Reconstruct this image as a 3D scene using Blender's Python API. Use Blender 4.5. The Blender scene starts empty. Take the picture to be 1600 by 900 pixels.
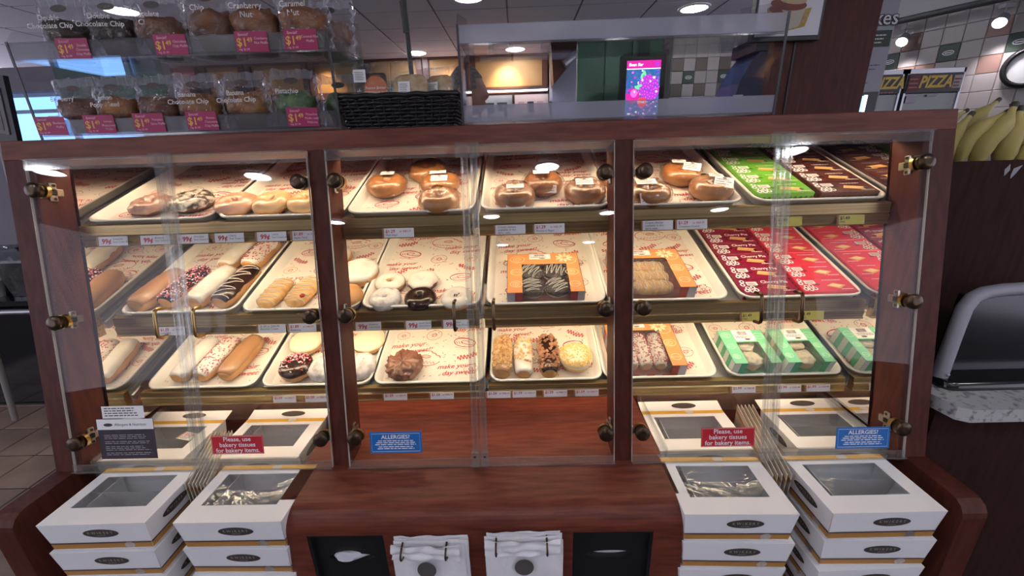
import bpy, math, random
from mathutils import Matrix, Vector, noise
random.seed(7)
PI = math.pi
SC = bpy.context.scene
COL = SC.collection
R = math.radians

# ------------------------------------------------------------------ camera, world, exposure
# Units are metres; the origin sits at the foot of the glass doors, LIFT is its height above the floor.
LIFT = 0.66
def camera():
    yaw, pitch, roll = .021, .323, -.033
    f = Vector((-math.sin(yaw) * math.cos(pitch), math.cos(yaw) * math.cos(pitch), -math.sin(pitch)))
    r = Vector((math.cos(yaw), math.sin(yaw), 0)); u = r.cross(f)
    r2 = r * math.cos(roll) + u * math.sin(roll); u2 = -r * math.sin(roll) + u * math.cos(roll)
    cam = bpy.data.cameras.new('camera'); o = bpy.data.objects.new('camera', cam); COL.objects.link(o)
    cam.sensor_width = 36; cam.lens = 636.8 / 1600 * 36; cam.clip_start = .02; cam.clip_end = 60
    m = Matrix.Identity(4)
    for i in range(3):
        m[i][0], m[i][1], m[i][2] = r2[i], u2[i], -f[i]
    m.translation = Vector((.108, -.817, .733 + LIFT))
    o.matrix_world = m; SC.camera = o
camera()
SC.view_settings.view_transform = 'Standard'; SC.view_settings.look = 'None'
SC.view_settings.gamma = 1; SC.view_settings.use_curve_mapping = False
SC.view_settings.exposure = 0.96
SC.cycles.transparent_max_bounces = 26
SC.cycles.max_bounces = 8; SC.cycles.diffuse_bounces = 3; SC.cycles.glossy_bounces = 4
SC.cycles.use_adaptive_sampling = True; SC.cycles.adaptive_threshold = .04; SC.cycles.adaptive_min_samples = 16; SC.cycles.use_light_tree = False
SC.cycles.use_denoising = True
SC.cycles.sample_clamp_indirect = 6.0
W_ = bpy.data.worlds.new('world'); SC.world = W_; W_.use_nodes = True
W_.node_tree.nodes['Background'].inputs[0].default_value = (.62, .60, .74, 1)
W_.node_tree.nodes['Background'].inputs[1].default_value = 1.2
DOWNLIGHT = 30.0     # emission of the round ceiling lamps
LED = 18.5           # emission of the strips in the case
DAY = 1.3            # daylight in the far window

# ------------------------------------------------------------------ materials
MATS = {}
def mat(name, col, rough=.5, metal=0., var=None, vs=8., stretch=(1, 1, 1), bump=0., bs=60., spec=.5, emis=None, es=0., coat=0., rnd=0., contrast=(.35, .65), sss=0., bdist=.002):
    if name in MATS: return MATS[name]
    m = bpy.data.materials.new(name); m.use_nodes = True; MATS[name] = m
    nt = m.node_tree; N = nt.nodes; L = nt.links; b = N['Principled BSDF']
    b.inputs['Base Color'].default_value = (*col, 1); b.inputs['Roughness'].default_value = rough
    b.inputs['Metallic'].default_value = metal; b.inputs['Specular IOR Level'].default_value = spec
    if coat: b.inputs['Coat Weight'].default_value = coat; b.inputs['Coat Roughness'].default_value = .15
    if sss:
        b.inputs['Subsurface Weight'].default_value = sss; b.inputs['Subsurface Radius'].default_value = (.006, .004, .002)
    if emis: b.inputs['Emission Color'].default_value = (*emis, 1); b.inputs['Emission Strength'].default_value = es
    tc = mp = None
    if var or bump:
        tc = N.new('ShaderNodeTexCoord'); mp = N.new('ShaderNodeMapping'); mp.inputs['Scale'].default_value = stretch
        L.new(tc.outputs['Object'], mp.inputs[0])
    src = None
    if var:
        n = N.new('ShaderNodeTexNoise'); n.inputs['Scale'].default_value = vs; n.inputs['Detail'].default_value = 6
        L.new(mp.outputs[0], n.inputs[0])
        r = N.new('ShaderNodeValToRGB'); r.color_ramp.elements[0].position, r.color_ramp.elements[1].position = contrast
        r.color_ramp.elements[0].color = (*col, 1); r.color_ramp.elements[1].color = (*var, 1)
        L.new(n.outputs[0], r.inputs[0]); src = r.outputs[0]; L.new(src, b.inputs['Base Color'])
    if rnd:
        oi = N.new('ShaderNodeObjectInfo'); mr = N.new('ShaderNodeMapRange'); mr.inputs['To Min'].default_value = 1 - rnd; mr.inputs['To Max'].default_value = 1 + rnd * .6
        L.new(oi.outputs['Random'], mr.inputs[0]); mx = N.new('ShaderNodeMix'); mx.data_type = 'RGBA'; mx.blend_type = 'MULTIPLY'; mx.inputs[0].default_value = 1
        if src: L.new(src, mx.inputs[6])
        else: mx.inputs[6].default_value = (*col, 1)
        L.new(mr.outputs[0], mx.inputs[7]); L.new(mx.outputs[2], b.inputs['Base Color'])
    if bump:
        n2 = N.new('ShaderNodeTexNoise'); n2.inputs['Scale'].default_value = bs; n2.inputs['Detail'].default_value = 4
        L.new(mp.outputs[0], n2.inputs[0]); bp = N.new('ShaderNodeBump'); bp.inputs['Strength'].default_value = bump; bp.inputs['Distance'].default_value = bdist
        L.new(n2.outputs[0], bp.inputs['Height']); L.new(bp.outputs[0], b.inputs['Normal'])
    return m
def clear(name, tint=(1, 1, 1), base=.04, gain=1., rough=.02, haze=0., hazecol=(1, 1, 1), bump=0., bs=30.):
    """Thin see-through sheet: transparent, with a reflection that grows towards grazing angles."""
    if name in MATS: return MATS[name]
    m = bpy.data.materials.new(name); m.use_nodes = True; MATS[name] = m
    nt = m.node_tree; N = nt.nodes; L = nt.links; N.remove(N['Principled BSDF']); out = N['Material Output']
    tr = N.new('ShaderNodeBsdfTransparent'); tr.inputs[0].default_value = (*tint, 1)
    gl = N.new('ShaderNodeBsdfGlossy'); gl.inputs['Roughness'].default_value = rough
    lw = N.new('ShaderNodeLayerWeight'); lw.inputs[0].default_value = .5
    p = N.new('ShaderNodeMath'); p.operation = 'POWER'; p.inputs[1].default_value = 5
    a = N.new('ShaderNodeMath'); a.operation = 'MULTIPLY_ADD'; a.inputs[1].default_value = gain * (1 - base); a.inputs[2].default_value = base; a.use_clamp = True
    L.new(lw.outputs['Facing'], p.inputs[0]); L.new(p.outputs[0], a.inputs[0])
    mx = N.new('ShaderNodeMixShader'); L.new(a.outputs[0], mx.inputs[0]); L.new(tr.outputs[0], mx.inputs[1]); L.new(gl.outputs[0], mx.inputs[2])
    last = mx.outputs[0]
    if haze:
        d = N.new('ShaderNodeBsdfDiffuse'); d.inputs[0].default_value = (*hazecol, 1)
        t2 = N.new('ShaderNodeBsdfTranslucent'); t2.inputs[0].default_value = (*hazecol, 1)
        ad = N.new('ShaderNodeMixShader'); L.new(d.outputs[0], ad.inputs[1]); L.new(t2.outputs[0], ad.inputs[2])
        m2 = N.new('ShaderNodeMixShader'); m2.inputs[0].default_value = haze
        L.new(last, m2.inputs[1]); L.new(ad.outputs[0], m2.inputs[2]); last = m2.outputs[0]
    if bump:
        tc = N.new('ShaderNodeTexCoord'); n2 = N.new('ShaderNodeTexNoise'); n2.inputs['Scale'].default_value = bs; n2.inputs['Detail'].default_value = 3
        n2.inputs['Distortion'].default_value = 1.5
        L.new(tc.outputs['Object'], n2.inputs[0]); bp = N.new('ShaderNodeBump'); bp.inputs['Strength'].default_value = bump; bp.inputs['Distance'].default_value = .01
        L.new(n2.outputs[0], bp.inputs['Height']); L.new(bp.outputs[0], gl.inputs['Normal'])
    L.new(last, out.inputs[0])
    return m
def emit(name, col, s):
    if name in MATS: return MATS[name]
    m = bpy.data.materials.new(name); m.use_nodes = True; MATS[name] = m
    nt = m.node_tree; nt.nodes.remove(nt.nodes['Principled BSDF']); e = nt.nodes.new('ShaderNodeEmission')
    e.inputs[0].default_value = (*col, 1); e.inputs[1].default_value = s
    nt.links.new(e.outputs[0], nt.nodes['Material Output'].inputs[0]); return m
def srgb(r, g, b):
    f = lambda c: ((c / 255 + .055) / 1.055) ** 2.4 if c > 10 else c / 255 / 12.92
    return (f(r), f(g), f(b))

# ------------------------------------------------------------------ mesh builder
def T(x=0, y=0, z=0): return Matrix.Translation((x, y, z))
def RX(a): return Matrix.Rotation(R(a), 4, 'X')
def RY(a): return Matrix.Rotation(R(a), 4, 'Y')
def RZ(a): return Matrix.Rotation(R(a), 4, 'Z')
def S(x, y=None, z=None):
    return Matrix.Diagonal((x, x if y is None else y, x if z is None else z, 1))
ALPHA = .206
MD = Matrix(((1, 0, 0, 0), (0, math.sin(ALPHA), -math.cos(ALPHA), 0), (0, math.cos(ALPHA), math.sin(ALPHA), 0), (0, 0, 0, 1)))   # door frame: x, up the door, towards the viewer
FRONT = RX(90)                                    # local XY becomes world XZ, facing the viewer

def rrect(w, d, r, n=4, inset=0.):
    w, d, r = w - 2 * inset, d - 2 * inset, max(.0004, r - inset)
    pts = []
    for cx, cy, a0 in ((w / 2 - r, d / 2 - r, 0), (-w / 2 + r, d / 2 - r, 90), (-w / 2 + r, -d / 2 + r, 180), (w / 2 - r, -d / 2 + r, 270)):
        for i in range(n + 1):
            a = R(a0 + 90 * i / n); pts.append((cx + r * math.cos(a), cy + r * math.sin(a)))
    return pts
class MB:
    def __init__(s): s.v = []; s.f = []; s.m = []; s.s = []
    def add(s, vs, fs, mi=0, smooth=False, M=None):
        b = len(s.v)
        for p in vs:
            p = Vector(p)
            s.v.append(tuple(M @ p) if M else tuple(p))
        for f in fs:
            s.f.append([b + i for i in f]); s.m.append(mi); s.s.append(smooth)
        return s
    def box(s, x0, x1, y0, y1, z0, z1, mi=0, M=None, b=0.):
        if not b:
            v = [(x, y, z) for z in (z0, z1) for y in (y0, y1) for x in (x0, x1)]
            return s.add(v, [(0, 2, 3, 1), (4, 5, 7, 6), (0, 1, 5, 4), (2, 6, 7, 3), (0, 4, 6, 2), (1, 3, 7, 5)], mi, False, M)
        b = min(b, (x1 - x0) * .45, (y1 - y0) * .45, (z1 - z0) * .45)
        X, Y, Z = (x0, x1), (y0, y1), (z0, z1); v = []; ix = {}
        for i in (0, 1):
            for j in (0, 1):
                for k in (0, 1):
                    x, y, z = X[i], Y[j], Z[k]; dx, dy, dz = b * (1 - 2 * i), b * (1 - 2 * j), b * (1 - 2 * k)
                    for ax, p in enumerate(((x, y + dy, z + dz), (x + dx, y, z + dz), (x + dx, y + dy, z))):
                        ix[i, j, k, ax] = len(v); v.append(p)
        F = []
        for i in (0, 1):
            q = [ix[i, 0, 0, 0], ix[i, 1, 0, 0], ix[i, 1, 1, 0], ix[i, 0, 1, 0]]; F.append(q if i else q[::-1])
            q = [ix[0, i, 0, 1], ix[1, i, 0, 1], ix[1, i, 1, 1], ix[0, i, 1, 1]]; F.append(q[::-1] if i else q)
            q = [ix[0, 0, i, 2], ix[1, 0, i, 2], ix[1, 1, i, 2], ix[0, 1, i, 2]]; F.append(q if i else q[::-1])
        for i in (0, 1):
            for j in (0, 1):
                F.append([ix[i, j, 0, 0], ix[i, j, 1, 0], ix[i, j, 1, 1], ix[i, j, 0, 1]])
                F.append([ix[i, 0, j, 0], ix[i, 1, j, 0], ix[i, 1, j, 2], ix[i, 0, j, 2]])
                F.append([ix[0, i, j, 1], ix[1, i, j, 1], ix[1, i, j, 2], ix[0, i, j, 2]])
                for k in (0, 1): F.append([ix[i, j, k, 0], ix[i, j, k, 1], ix[i, j, k, 2]])
        return s.add(v, F, mi, False, M)
    def rings(s, rs, mi=0, smooth=True, cap0=True, cap1=True, M=None, closed=True, loop=False):
        n = len(rs[0]); v = [p for r in rs for p in r]; F = []
        K = len(rs); kk = K if loop else K - 1
        for k in range(kk):
            a, b = k * n, ((k + 1) % K) * n
            for i in range(n if closed else n - 1):
                j = (i + 1) % n; F.append((a + i, a + j, b + j, b + i))
        s.add(v, F, mi, smooth, M)
        if cap0 and not loop: s.add(rs[0], [list(range(n))[::-1]], mi, False, M)
        if cap1 and not loop: s.add(rs[-1], [list(range(n))], mi, False, M)
        return s
    def loft(s, w, d, r, prof, mi=0, n=4, smooth=True, cap0=True, cap1=True, M=None):
        return s.rings([[(x, y, z) for x, y in rrect(w, d, r, n, ins)] for ins, z in prof], mi, smooth, cap0, cap1, M)
    def lathe(s, prof, n=20, mi=0, smooth=True, cap0=True, cap1=True, M=None, sx=1., sy=1.):
        return s.rings([[(r * math.cos(2 * PI * i / n) * sx, r * math.sin(2 * PI * i / n) * sy, z) for i in range(n)] for r, z in prof], mi, smooth, cap0, cap1, M)
    def tube(s, path, r, n=8, mi=0, M=None, loop=False, smooth=True):
        P = [Vector(p) for p in path]; K = len(P); rs = []; up = None
        for k in range(K):
            a = P[(k - 1) % K] if (loop or k) else P[k]; b = P[(k + 1) % K] if (loop or k < K - 1) else P[k]
            t = (b - a); t = t.normalized() if t.length > 1e-9 else Vector((0, 0, 1))
            if up is None: up = Vector((0, 0, 1)) if abs(t.z) < .9 else Vector((1, 0, 0))
            x = t.cross(up)
            x = x.normalized() if x.length > 1e-6 else t.orthogonal().normalized()
            y = x.cross(t); up = y
            rr = r[k] if isinstance(r, (list, tuple)) else r
            rs.append([tuple(P[k] + x * (rr * math.cos(2 * PI * i / n)) + y * (rr * math.sin(2 * PI * i / n))) for i in range(n)])
        return s.rings(rs, mi, smooth, M=M, loop=loop)
    def prism(s, poly, z0, z1, mi=0, M=None, smooth=False):
        n = len(poly)
        return s.rings([[(x, y, z) for x, y in poly] for z in (z0, z1)], mi, smooth, M=M)
    # flat print
    def poly(s, pts, z, mi=0, M=None): return s.add([(x, y, z) for x, y in pts], [list(range(len(pts)))], mi, False, M)
    def rect(s, x0, x1, y0, y1, z, mi=0, M=None): return s.poly([(x0, y0), (x1, y0), (x1, y1), (x0, y1)], z, mi, M)
    def ell(s, cx, cy, rx, ry, z, mi=0, n=24, M=None, rot=0.):
        c, q = math.cos(rot), math.sin(rot)
        return s.poly([(cx + rx * math.cos(2 * PI * i / n) * c - ry * math.sin(2 * PI * i / n) * q, cy + rx * math.cos(2 * PI * i / n) * q + ry * math.sin(2 * PI * i / n) * c) for i in range(n)], z, mi, M)
    def ribbon(s, pts, w, z, mi=0, M=None, loop=False):
        P = [Vector((p[0], p[1])) for p in pts]; K = len(P); v = []; F = []
        for k in range(K):
            a = P[(k - 1) % K] if (loop or k) else P[k]; b = P[(k + 1) % K] if (loop or k < K - 1) else P[k]
            t = b - a; t = t.normalized() if t.length > 1e-9 else Vector((1, 0)); nrm = Vector((-t.y, t.x)) * (w / 2)
            v += [(*(P[k] + nrm), z), (*(P[k] - nrm), z)]
        for k in range(K if loop else K - 1):
            j = (k + 1) % K; F.append((2 * k, 2 * k + 1, 2 * j + 1, 2 * j))
        return s.add(v, F, mi, False, M)
    def text(s, body, size, x=0, y=0, z=0, mi=0, align='CENTER', shear=0., bold=0., M=None, sx=1.):
        v, f = text_geo(body, align, shear, bold)
        mm = T(x, y, z) @ S(size * sx, size, 1)
        return s.add(v, f, mi, False, (M @ mm) if M else mm)
    def lines(s, x0, x1, y0, n, step, h, z, mi=0, M=None, rag=.25, rng=None):
        """rows of unreadably small print"""
        rng = rng or random
        for k in range(n):
            e = x1 - (x1 - x0) * rng.random() * rag; x = x0; y = y0 - k * step
            while x < e:
                l = (x1 - x0) * (.06 + .1 * rng.random()); s.rect(x, min(e, x + l), y, y + h, z, mi, M); x += l + (x1 - x0) * .025
        return s
    def mesh(s, name, mats):
        me = bpy.data.meshes.new(name); me.from_pydata(s.v, [], s.f); me.polygons.foreach_set('material_index', s.m); me.polygons.foreach_set('use_smooth', s.s)
        for m in mats: me.materials.append(m)
        me.update(); return me
_TXT = {}
def text_geo(body, align, shear, bold):
    k = (body, align, shear, bold)
    if k not in _TXT:
        c = bpy.data.curves.new('txt', 'FONT'); c.body = body; c.size = 1; c.align_x = align; c.align_y = 'CENTER'; c.resolution_u = 2; c.shear = shear; c.offset = bold
        o = bpy.data.objects.new('txt', c); COL.objects.link(o); dg = bpy.context.evaluated_depsgraph_get()
        me = bpy.data.meshes.new_from_object(o.evaluated_get(dg))
        _TXT[k] = ([tuple(v.co) for v in me.vertices], [list(p.vertices) for p in me.polygons])
        bpy.data.meshes.remove(me); bpy.data.objects.remove(o); bpy.data.curves.remove(c)
    return _TXT[k]

# ------------------------------------------------------------------ objects
WM = {}
def link(name, data, parent=None, M=None):
    """M is the world matrix; without it a child shares its parent's frame."""
    o = bpy.data.objects.new(name, data); COL.objects.link(o)
    if parent is not None:
        pw = WM[parent.name]; M = pw if M is None else M
        o.parent = parent; o.matrix_basis = pw.inverted() @ M
    else:
        M = Matrix.Identity(4) if M is None else M
        o.matrix_basis = M
    WM[o.name] = M.copy(); return o
def part(name, mb, mats, parent=None, M=None, label=None, kind=None):
    mats = mats if isinstance(mats, (list, tuple)) else [mats]
    o = link(name, mb if isinstance(mb, bpy.types.Mesh) else mb.mesh(name, mats), parent, M)
    if label: o['label'] = label
    if kind: o['kind'] = kind
    return o
def tag(o, label, cat, group=None):
    o['label'] = label; o['category'] = cat
    if group: o['group'] = group
    return o
def thing(name, label, cat, M=None, group=None): return tag(link(name, None, None, M), label, cat, group)
def single(name, mb, mats, label, cat, M=None, group=None): return tag(part(name, mb, mats, None, M), label, cat, group)
def struct(name, mb, mats, M=None):
    o = part(name, mb, mats, None, M); o['kind'] = 'structure'; return o
def kids(o): return [c for c in COL.objects if c.parent == o]
def dup(o, M=None, label=None, parent=None):
    c = o.copy(); COL.objects.link(c)
    if parent is None:
        c.parent = None; c.matrix_basis = M; WM[c.name] = M.copy()
    else:
        c.parent = parent; WM[c.name] = WM[parent.name] @ c.matrix_basis
    if label: c['label'] = label
    for k in TREE.get(o.name, []): reg(c, dup(k, parent=c))
    return c
TREE = {}
def reg(p, c): TREE.setdefault(p.name, []).append(c); return c
_part0 = part
def part(name, mb, mats, parent=None, M=None, label=None, kind=None):
    o = _part0(name, mb, mats, parent, M, label, kind)
    if parent is not None: reg(parent, o)
    return o
def ordinal(i): return ['first', 'second', 'third', 'fourth', 'fifth', 'sixth', 'seventh', 'eighth', 'ninth', 'tenth'][i]
def nz(p, s=1., seed=0.): return noise.noise(Vector((p[0] * s + seed, p[1] * s + seed * 1.7, p[2] * s - seed)))
# ------------------------------------------------------------------ shared materials
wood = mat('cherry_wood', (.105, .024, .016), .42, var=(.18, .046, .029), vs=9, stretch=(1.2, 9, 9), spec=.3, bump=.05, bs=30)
wood_v = mat('cherry_wood_upright_shaded', (.062, .0135, .009), .5, var=(.095, .023, .0145), vs=9, stretch=(9, 9, 1.2), spec=.25)  # same laminate as the ledge, darkened for the weaker light on uprights
wood_dk = mat('dark_wood', (.024, .008, .006), .8, spec=.2, var=(.042, .013, .010), vs=8, stretch=(9, 9, 1.2))
acr = clear('clear_acrylic', (.985, .985, .985), .022, .7, .01)
acr_edge = clear('polished_acrylic_edge', (.93, .95, .95), .13, .9, .06, haze=.05, hazecol=(.95, .97, 1))
acr_lip = clear('scuffed_acrylic_lip', (.9, .9, .95), .05, .5, .2, haze=.36, hazecol=(.64, .65, .76))
acr_lip_dk = clear('smoky_acrylic_lip', (.72, .72, .75), .05, .5, .2, haze=.16, hazecol=(.35, .35, .40))
film = clear('window_film', (.93, .94, .95), .05, .9, .06, haze=.05, bump=.25, bs=14)
wrap = clear('cellophane', (.96, .96, .97), .08, 1., .07, haze=.008, bump=1., bs=38)
crimp = clear('crimped_film_highlight', (.9, .9, .92), .2, 1., .12, haze=.32, hazecol=(.8, .8, .86), bump=1., bs=90)  # crimped bag seams; the pale haze stands in for highlights on the folds
brass = mat('brass', (.52, .37, .16), .28, 1.)
bronze = mat('bronze_cap', (.085, .055, .035), .28, .85)
nickel = mat('nickel', (.62, .57, .50), .28, 1.)
gold_rail = mat('brushed_gold', (.38, .27, .12), .34, .92, var=(.55, .41, .20), vs=5, stretch=(.6, 40, 40))
mirror = mat('mirror', (.86, .86, .85), .015, 1.)
tray_m = mat('tray_plastic', (.82, .79, .72), .32, coat=.15)
paper_m = mat('liner_paper', (.80, .73, .64), .75, bump=.12, bs=22, bdist=.004)
ink_red = mat('red_ink', (.50, .035, .05), .7)
ink_dk = mat('dark_ink', (.07, .04, .05), .7)
white_p = mat('white_paper', (.82, .82, .84), .55)
black_p = mat('black_plastic', (.012, .012, .014), .35)
black_sh = mat('gloss_black', (.01, .01, .013), .12, coat=.4)
steel = mat('grey_metal', (.45, .46, .48), .35, .8)

# ------------------------------------------------------------------ floor, ceiling, walls
FZ, CZ = -LIFT, 2.23
tile_m = mat('brown_floor_tile', (.20, .13, .095), .5, var=(.30, .20, .15), vs=5, rnd=.35)
fl = struct('floor', MB().box(-8, 8, -10, 6.8, FZ - .1, FZ - .006), mat('grout', (.045, .035, .032), .9))
tm = MB().box(-.107, .107, -.107, .107, -.006, 0, b=.003).mesh('tile', [tile_m])
for i in range(12):
    for j in range(9): part('tile', tm, [], fl, T(-3.6 + .22 * i, -.35 + .22 * j, FZ))
ce = struct('ceiling', MB().box(-8, 8, -10, 6.8, CZ + .012, CZ + .1), mat('ceiling_board', (.6, .58, .63), .9))
ct = MB().box(-.394, .394, -.299, .299, 0, .012, b=.003).mesh('tile', [mat('ceiling_tile', (.62, .58, .64), .95, var=(.72, .68, .74), vs=90, bump=.3, bs=180)])
cm = mat('grid_bar', (.16, .15, .18), .6)
for i in range(14):
    for j in range(9): part('tile', ct, [], ce, T(-6.03 + .81 * i, 1.62 + .62 * j, CZ))
for i in range(15): part('grid_bar', MB().box(-.008, .008, 1.2, 6.7, 0, .012), cm, ce, T(-6.435 + .81 * i, 0, CZ + .003))
for j in range(10): part('grid_bar', MB().box(-6.5, 5, -.008, .008, 0, .012), cm, ce, T(0, 1.31 + .62 * j, CZ + .004))
struct('wall_front', MB().box(-8, 8, -10.1, -10, FZ, CZ + .1), mat('pale_front_wall', (.20, .19, .21), .8))
wall_m = mat('grey_wall', (.20, .185, .21), .8, var=(.24, .22, .25), vs=2)
struct('wall_back', MB().box(-8, 8, 6.75, 6.85, FZ, CZ + .1), mat('dim_wall', (.16, .13, .12), .8))
struct('wall_left', MB().box(-8, -2.95, 3.1, 3.2, FZ, 1.56).box(-8, -2.95, 3.06, 3.1, 1.36, 1.44), wall_m)
w1 = struct('window_1', MB().box(-4.5, -3.2, 3.075, 3.1, .30, 1.33), emit('daylight_pane', (.22, .47, 1.), DAY))
for x in (-4.5, -3.83, -3.2): part('mullion', MB().box(x - .02, x + .02, 3.04, 3.075, .3, 1.33), mat('window_frame', (.25, .35, .55), .5), w1)
for z in (.3, 1.2, 1.33): part('mullion', MB().box(-4.5, -3.2, 3.045, 3.078, z - .014, z + .014), MATS['window_frame'], w1)

# round ceiling lamps: the ones in view and the rows behind the viewer that mirror in the doors; the out-of-view ones are added for brightness
lampg = emit('downlight_glow', (.93, .95, 1.), DOWNLIGHT)
trim_m = mat('lamp_trim', (.6, .6, .62), .4)
LP = [(-3.07, -3.74), (.47, -3.73), (3.25, -3.5), (-5.3, -3.4), (-3.13, -6.), (-.36, -5.92), (1.66, -5.9), (3.57, -5.9), (-.29, -8.5), (1.75, -8.44),
      (-.34, 4.02), (2.19, 4.66), (-1.40, 6.3), (.13, 6.3), (-3.9, 4.0), (-1.7, -1.5), (1.8, -1.5), (1.6, 2.3), (-2.4, 2.1), (.1, -2.3), (-3.2, -1.7), (3.3, -1.7)]
lamp0 = None
for i, (x, y) in enumerate(LP):
    where = ('mirrored in the top of the door over the glazed doughnuts', 'mirrored over the blueberry bagels', 'mirrored over the brown pie cartons', 'mirrored at the far end door', 'mirrored beside the wooden post, second row', 'mirrored below the bagel tray, second row',
             'mirrored by the middle knob column, second row', 'mirrored over the cinnamon bagel tickets', 'mirrored low beside the orange carton', 'mirrored low over the orange carton', 'above the empty clear rack', 'over the green wall and touch screen', 'near the menu boards, above the basket', 'over the tan board with the light pool', 'behind the muffin rack', 'added out of view above the plum card end', 'added out of view above the banana end', 'added out of view over the tiled wall', 'added out of view over the muffin rack', 'added out of view above the wooden ledge', 'added out of view over the brown floor tiles', 'added out of view over the granite counter')[i]
    lab = 'round recessed ceiling lamp ' + where
    if lamp0 is None:
        lamp0 = thing('ceiling_lamp', lab, 'lamp', T(x, y, CZ), 'round ceiling lamps')
        part('lens', MB().lathe([(.145, 0), (.145, -.006), (.13, -.012)], 24), lampg, lamp0)
        part('trim_ring', MB().lathe([(.145, -.001), (.145, -.014), (.165, -.014), (.175, -.001)], 24, cap0=False, cap1=False), trim_m, lamp0)
    else: dup(lamp0, T(x, y, CZ), lab)
# ------------------------------------------------------------------ the bakery case
DO = .329                      # half a bay of door
case = thing('bakery_display_case', 'cherry wood bakery display case with clear slanted doors and three tiers of shelves', 'display case', T(0, .3, FZ))
I4 = Matrix.Identity(4)
WMI = I4
def cpart(name, mb, mats, M=I4, parent=None, label=None): return part(name, mb, mats, parent or case, M, label)
for s in (-1, 1):
    a, b = sorted((s * 1.016, s * 1.087))
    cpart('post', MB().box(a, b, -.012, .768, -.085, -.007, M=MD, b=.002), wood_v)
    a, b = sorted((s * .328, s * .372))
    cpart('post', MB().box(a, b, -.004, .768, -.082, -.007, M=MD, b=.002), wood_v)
cpart('header', MB().box(-1.087, 1.087, .766, .811, -.085, -.006, M=MD, b=.002), wood)
cpart('top_panel', MB().box(-1.087, 1.087, .19, .72, .765, .790), wood)
cpart('back_panel', MB().box(-1.06, 1.06, .70, .72, FZ, .765), wood)
for s in (-1, 1):
    x0, x1 = sorted((s * 1.045, s * 1.087))
    prof = [(.0, FZ), (.72, FZ), (.72, .766), (.185, .766), (.02, -.0), (.0, -.02)]
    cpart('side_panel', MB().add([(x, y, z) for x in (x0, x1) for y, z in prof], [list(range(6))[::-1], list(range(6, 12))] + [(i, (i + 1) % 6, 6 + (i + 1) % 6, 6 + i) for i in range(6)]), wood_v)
    x0, x1 = sorted((s * 1.0165, s * 1.0225))
    prof = [(.10, .02), (.695, .02), (.695, .762), (.252, .762)]
    cpart('mirror_panel', MB().add([(x, y, z) for x in (x0, x1) for y, z in prof], [(3, 2, 1, 0), (4, 5, 6, 7)] + [(i, (i + 1) % 4, 4 + (i + 1) % 4, 4 + i) for i in range(4)]), mirror, label='mirror lining of the case end')
# kick wings either side of the box wells
for s in (-1, 1):
    x0, x1 = sorted((s * 1.036, s * 1.088))
    prof = [(.01, FZ), (.01, -.004), (-.105, -.004)] + [(-.105 - .035 * math.sin(R(a)), -.039 + .035 * math.cos(R(a))) for a in (20, 45, 70, 90)] + [(-.14, FZ)]
    n = len(prof)
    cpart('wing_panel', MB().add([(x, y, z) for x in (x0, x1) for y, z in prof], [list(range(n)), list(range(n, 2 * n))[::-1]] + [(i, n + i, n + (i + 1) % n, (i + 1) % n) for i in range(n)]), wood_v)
# riser below the lowest shelf, well floor and well backs
cpart('riser', MB().box(-1.016, 1.016, .285, .305, FZ, .10), wood)
for s in (-1, 1):
    x0, x1 = sorted((s * .45, s * 1.036)); cpart('well_floor', MB().box(x0, x1, -.14, .285, -.345, -.33), wood)
# the ledge with its rounded nose; the face leaves two cut-outs for the tissue dispensers
prof = [(.285, -.02), (.285, 0), (-.098, 0)] + [(-.098 - .047 * math.sin(R(a)), -.047 + .047 * math.cos(R(a))) for a in range(10, 91, 10)] + [(-.127, -.050), (-.10, -.02)]
n = len(prof)
cpart('ledge', MB().add([(x, y, z) for x in (-.45, .45) for y, z in prof], [list(range(n))[::-1], list(range(n, 2 * n))] + [(i, (i + 1) % n, n + (i + 1) % n, n + i) for i in range(n)], smooth=False), wood)
fp = MB()
for x0, x1, z0, z1 in ((-.45, -.377, FZ, -.047), (-.207, .209, FZ, -.047), (.383, .45, FZ, -.047), (-.377, -.207, -.056, -.047), (.209, .383, -.056, -.047), (-.377, -.207, FZ, -.215), (.209, .383, FZ, -.215)):
    fp.box(x0, x1, -.145, -.127, z0, z1)
cpart('ledge_face', fp, wood)
for s in (-1, 1):
    x0, x1 = sorted((s * .43, s * .45)); cpart('well_side', MB().box(x0, x1, -.127, .285, FZ, -.02), wood)
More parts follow.
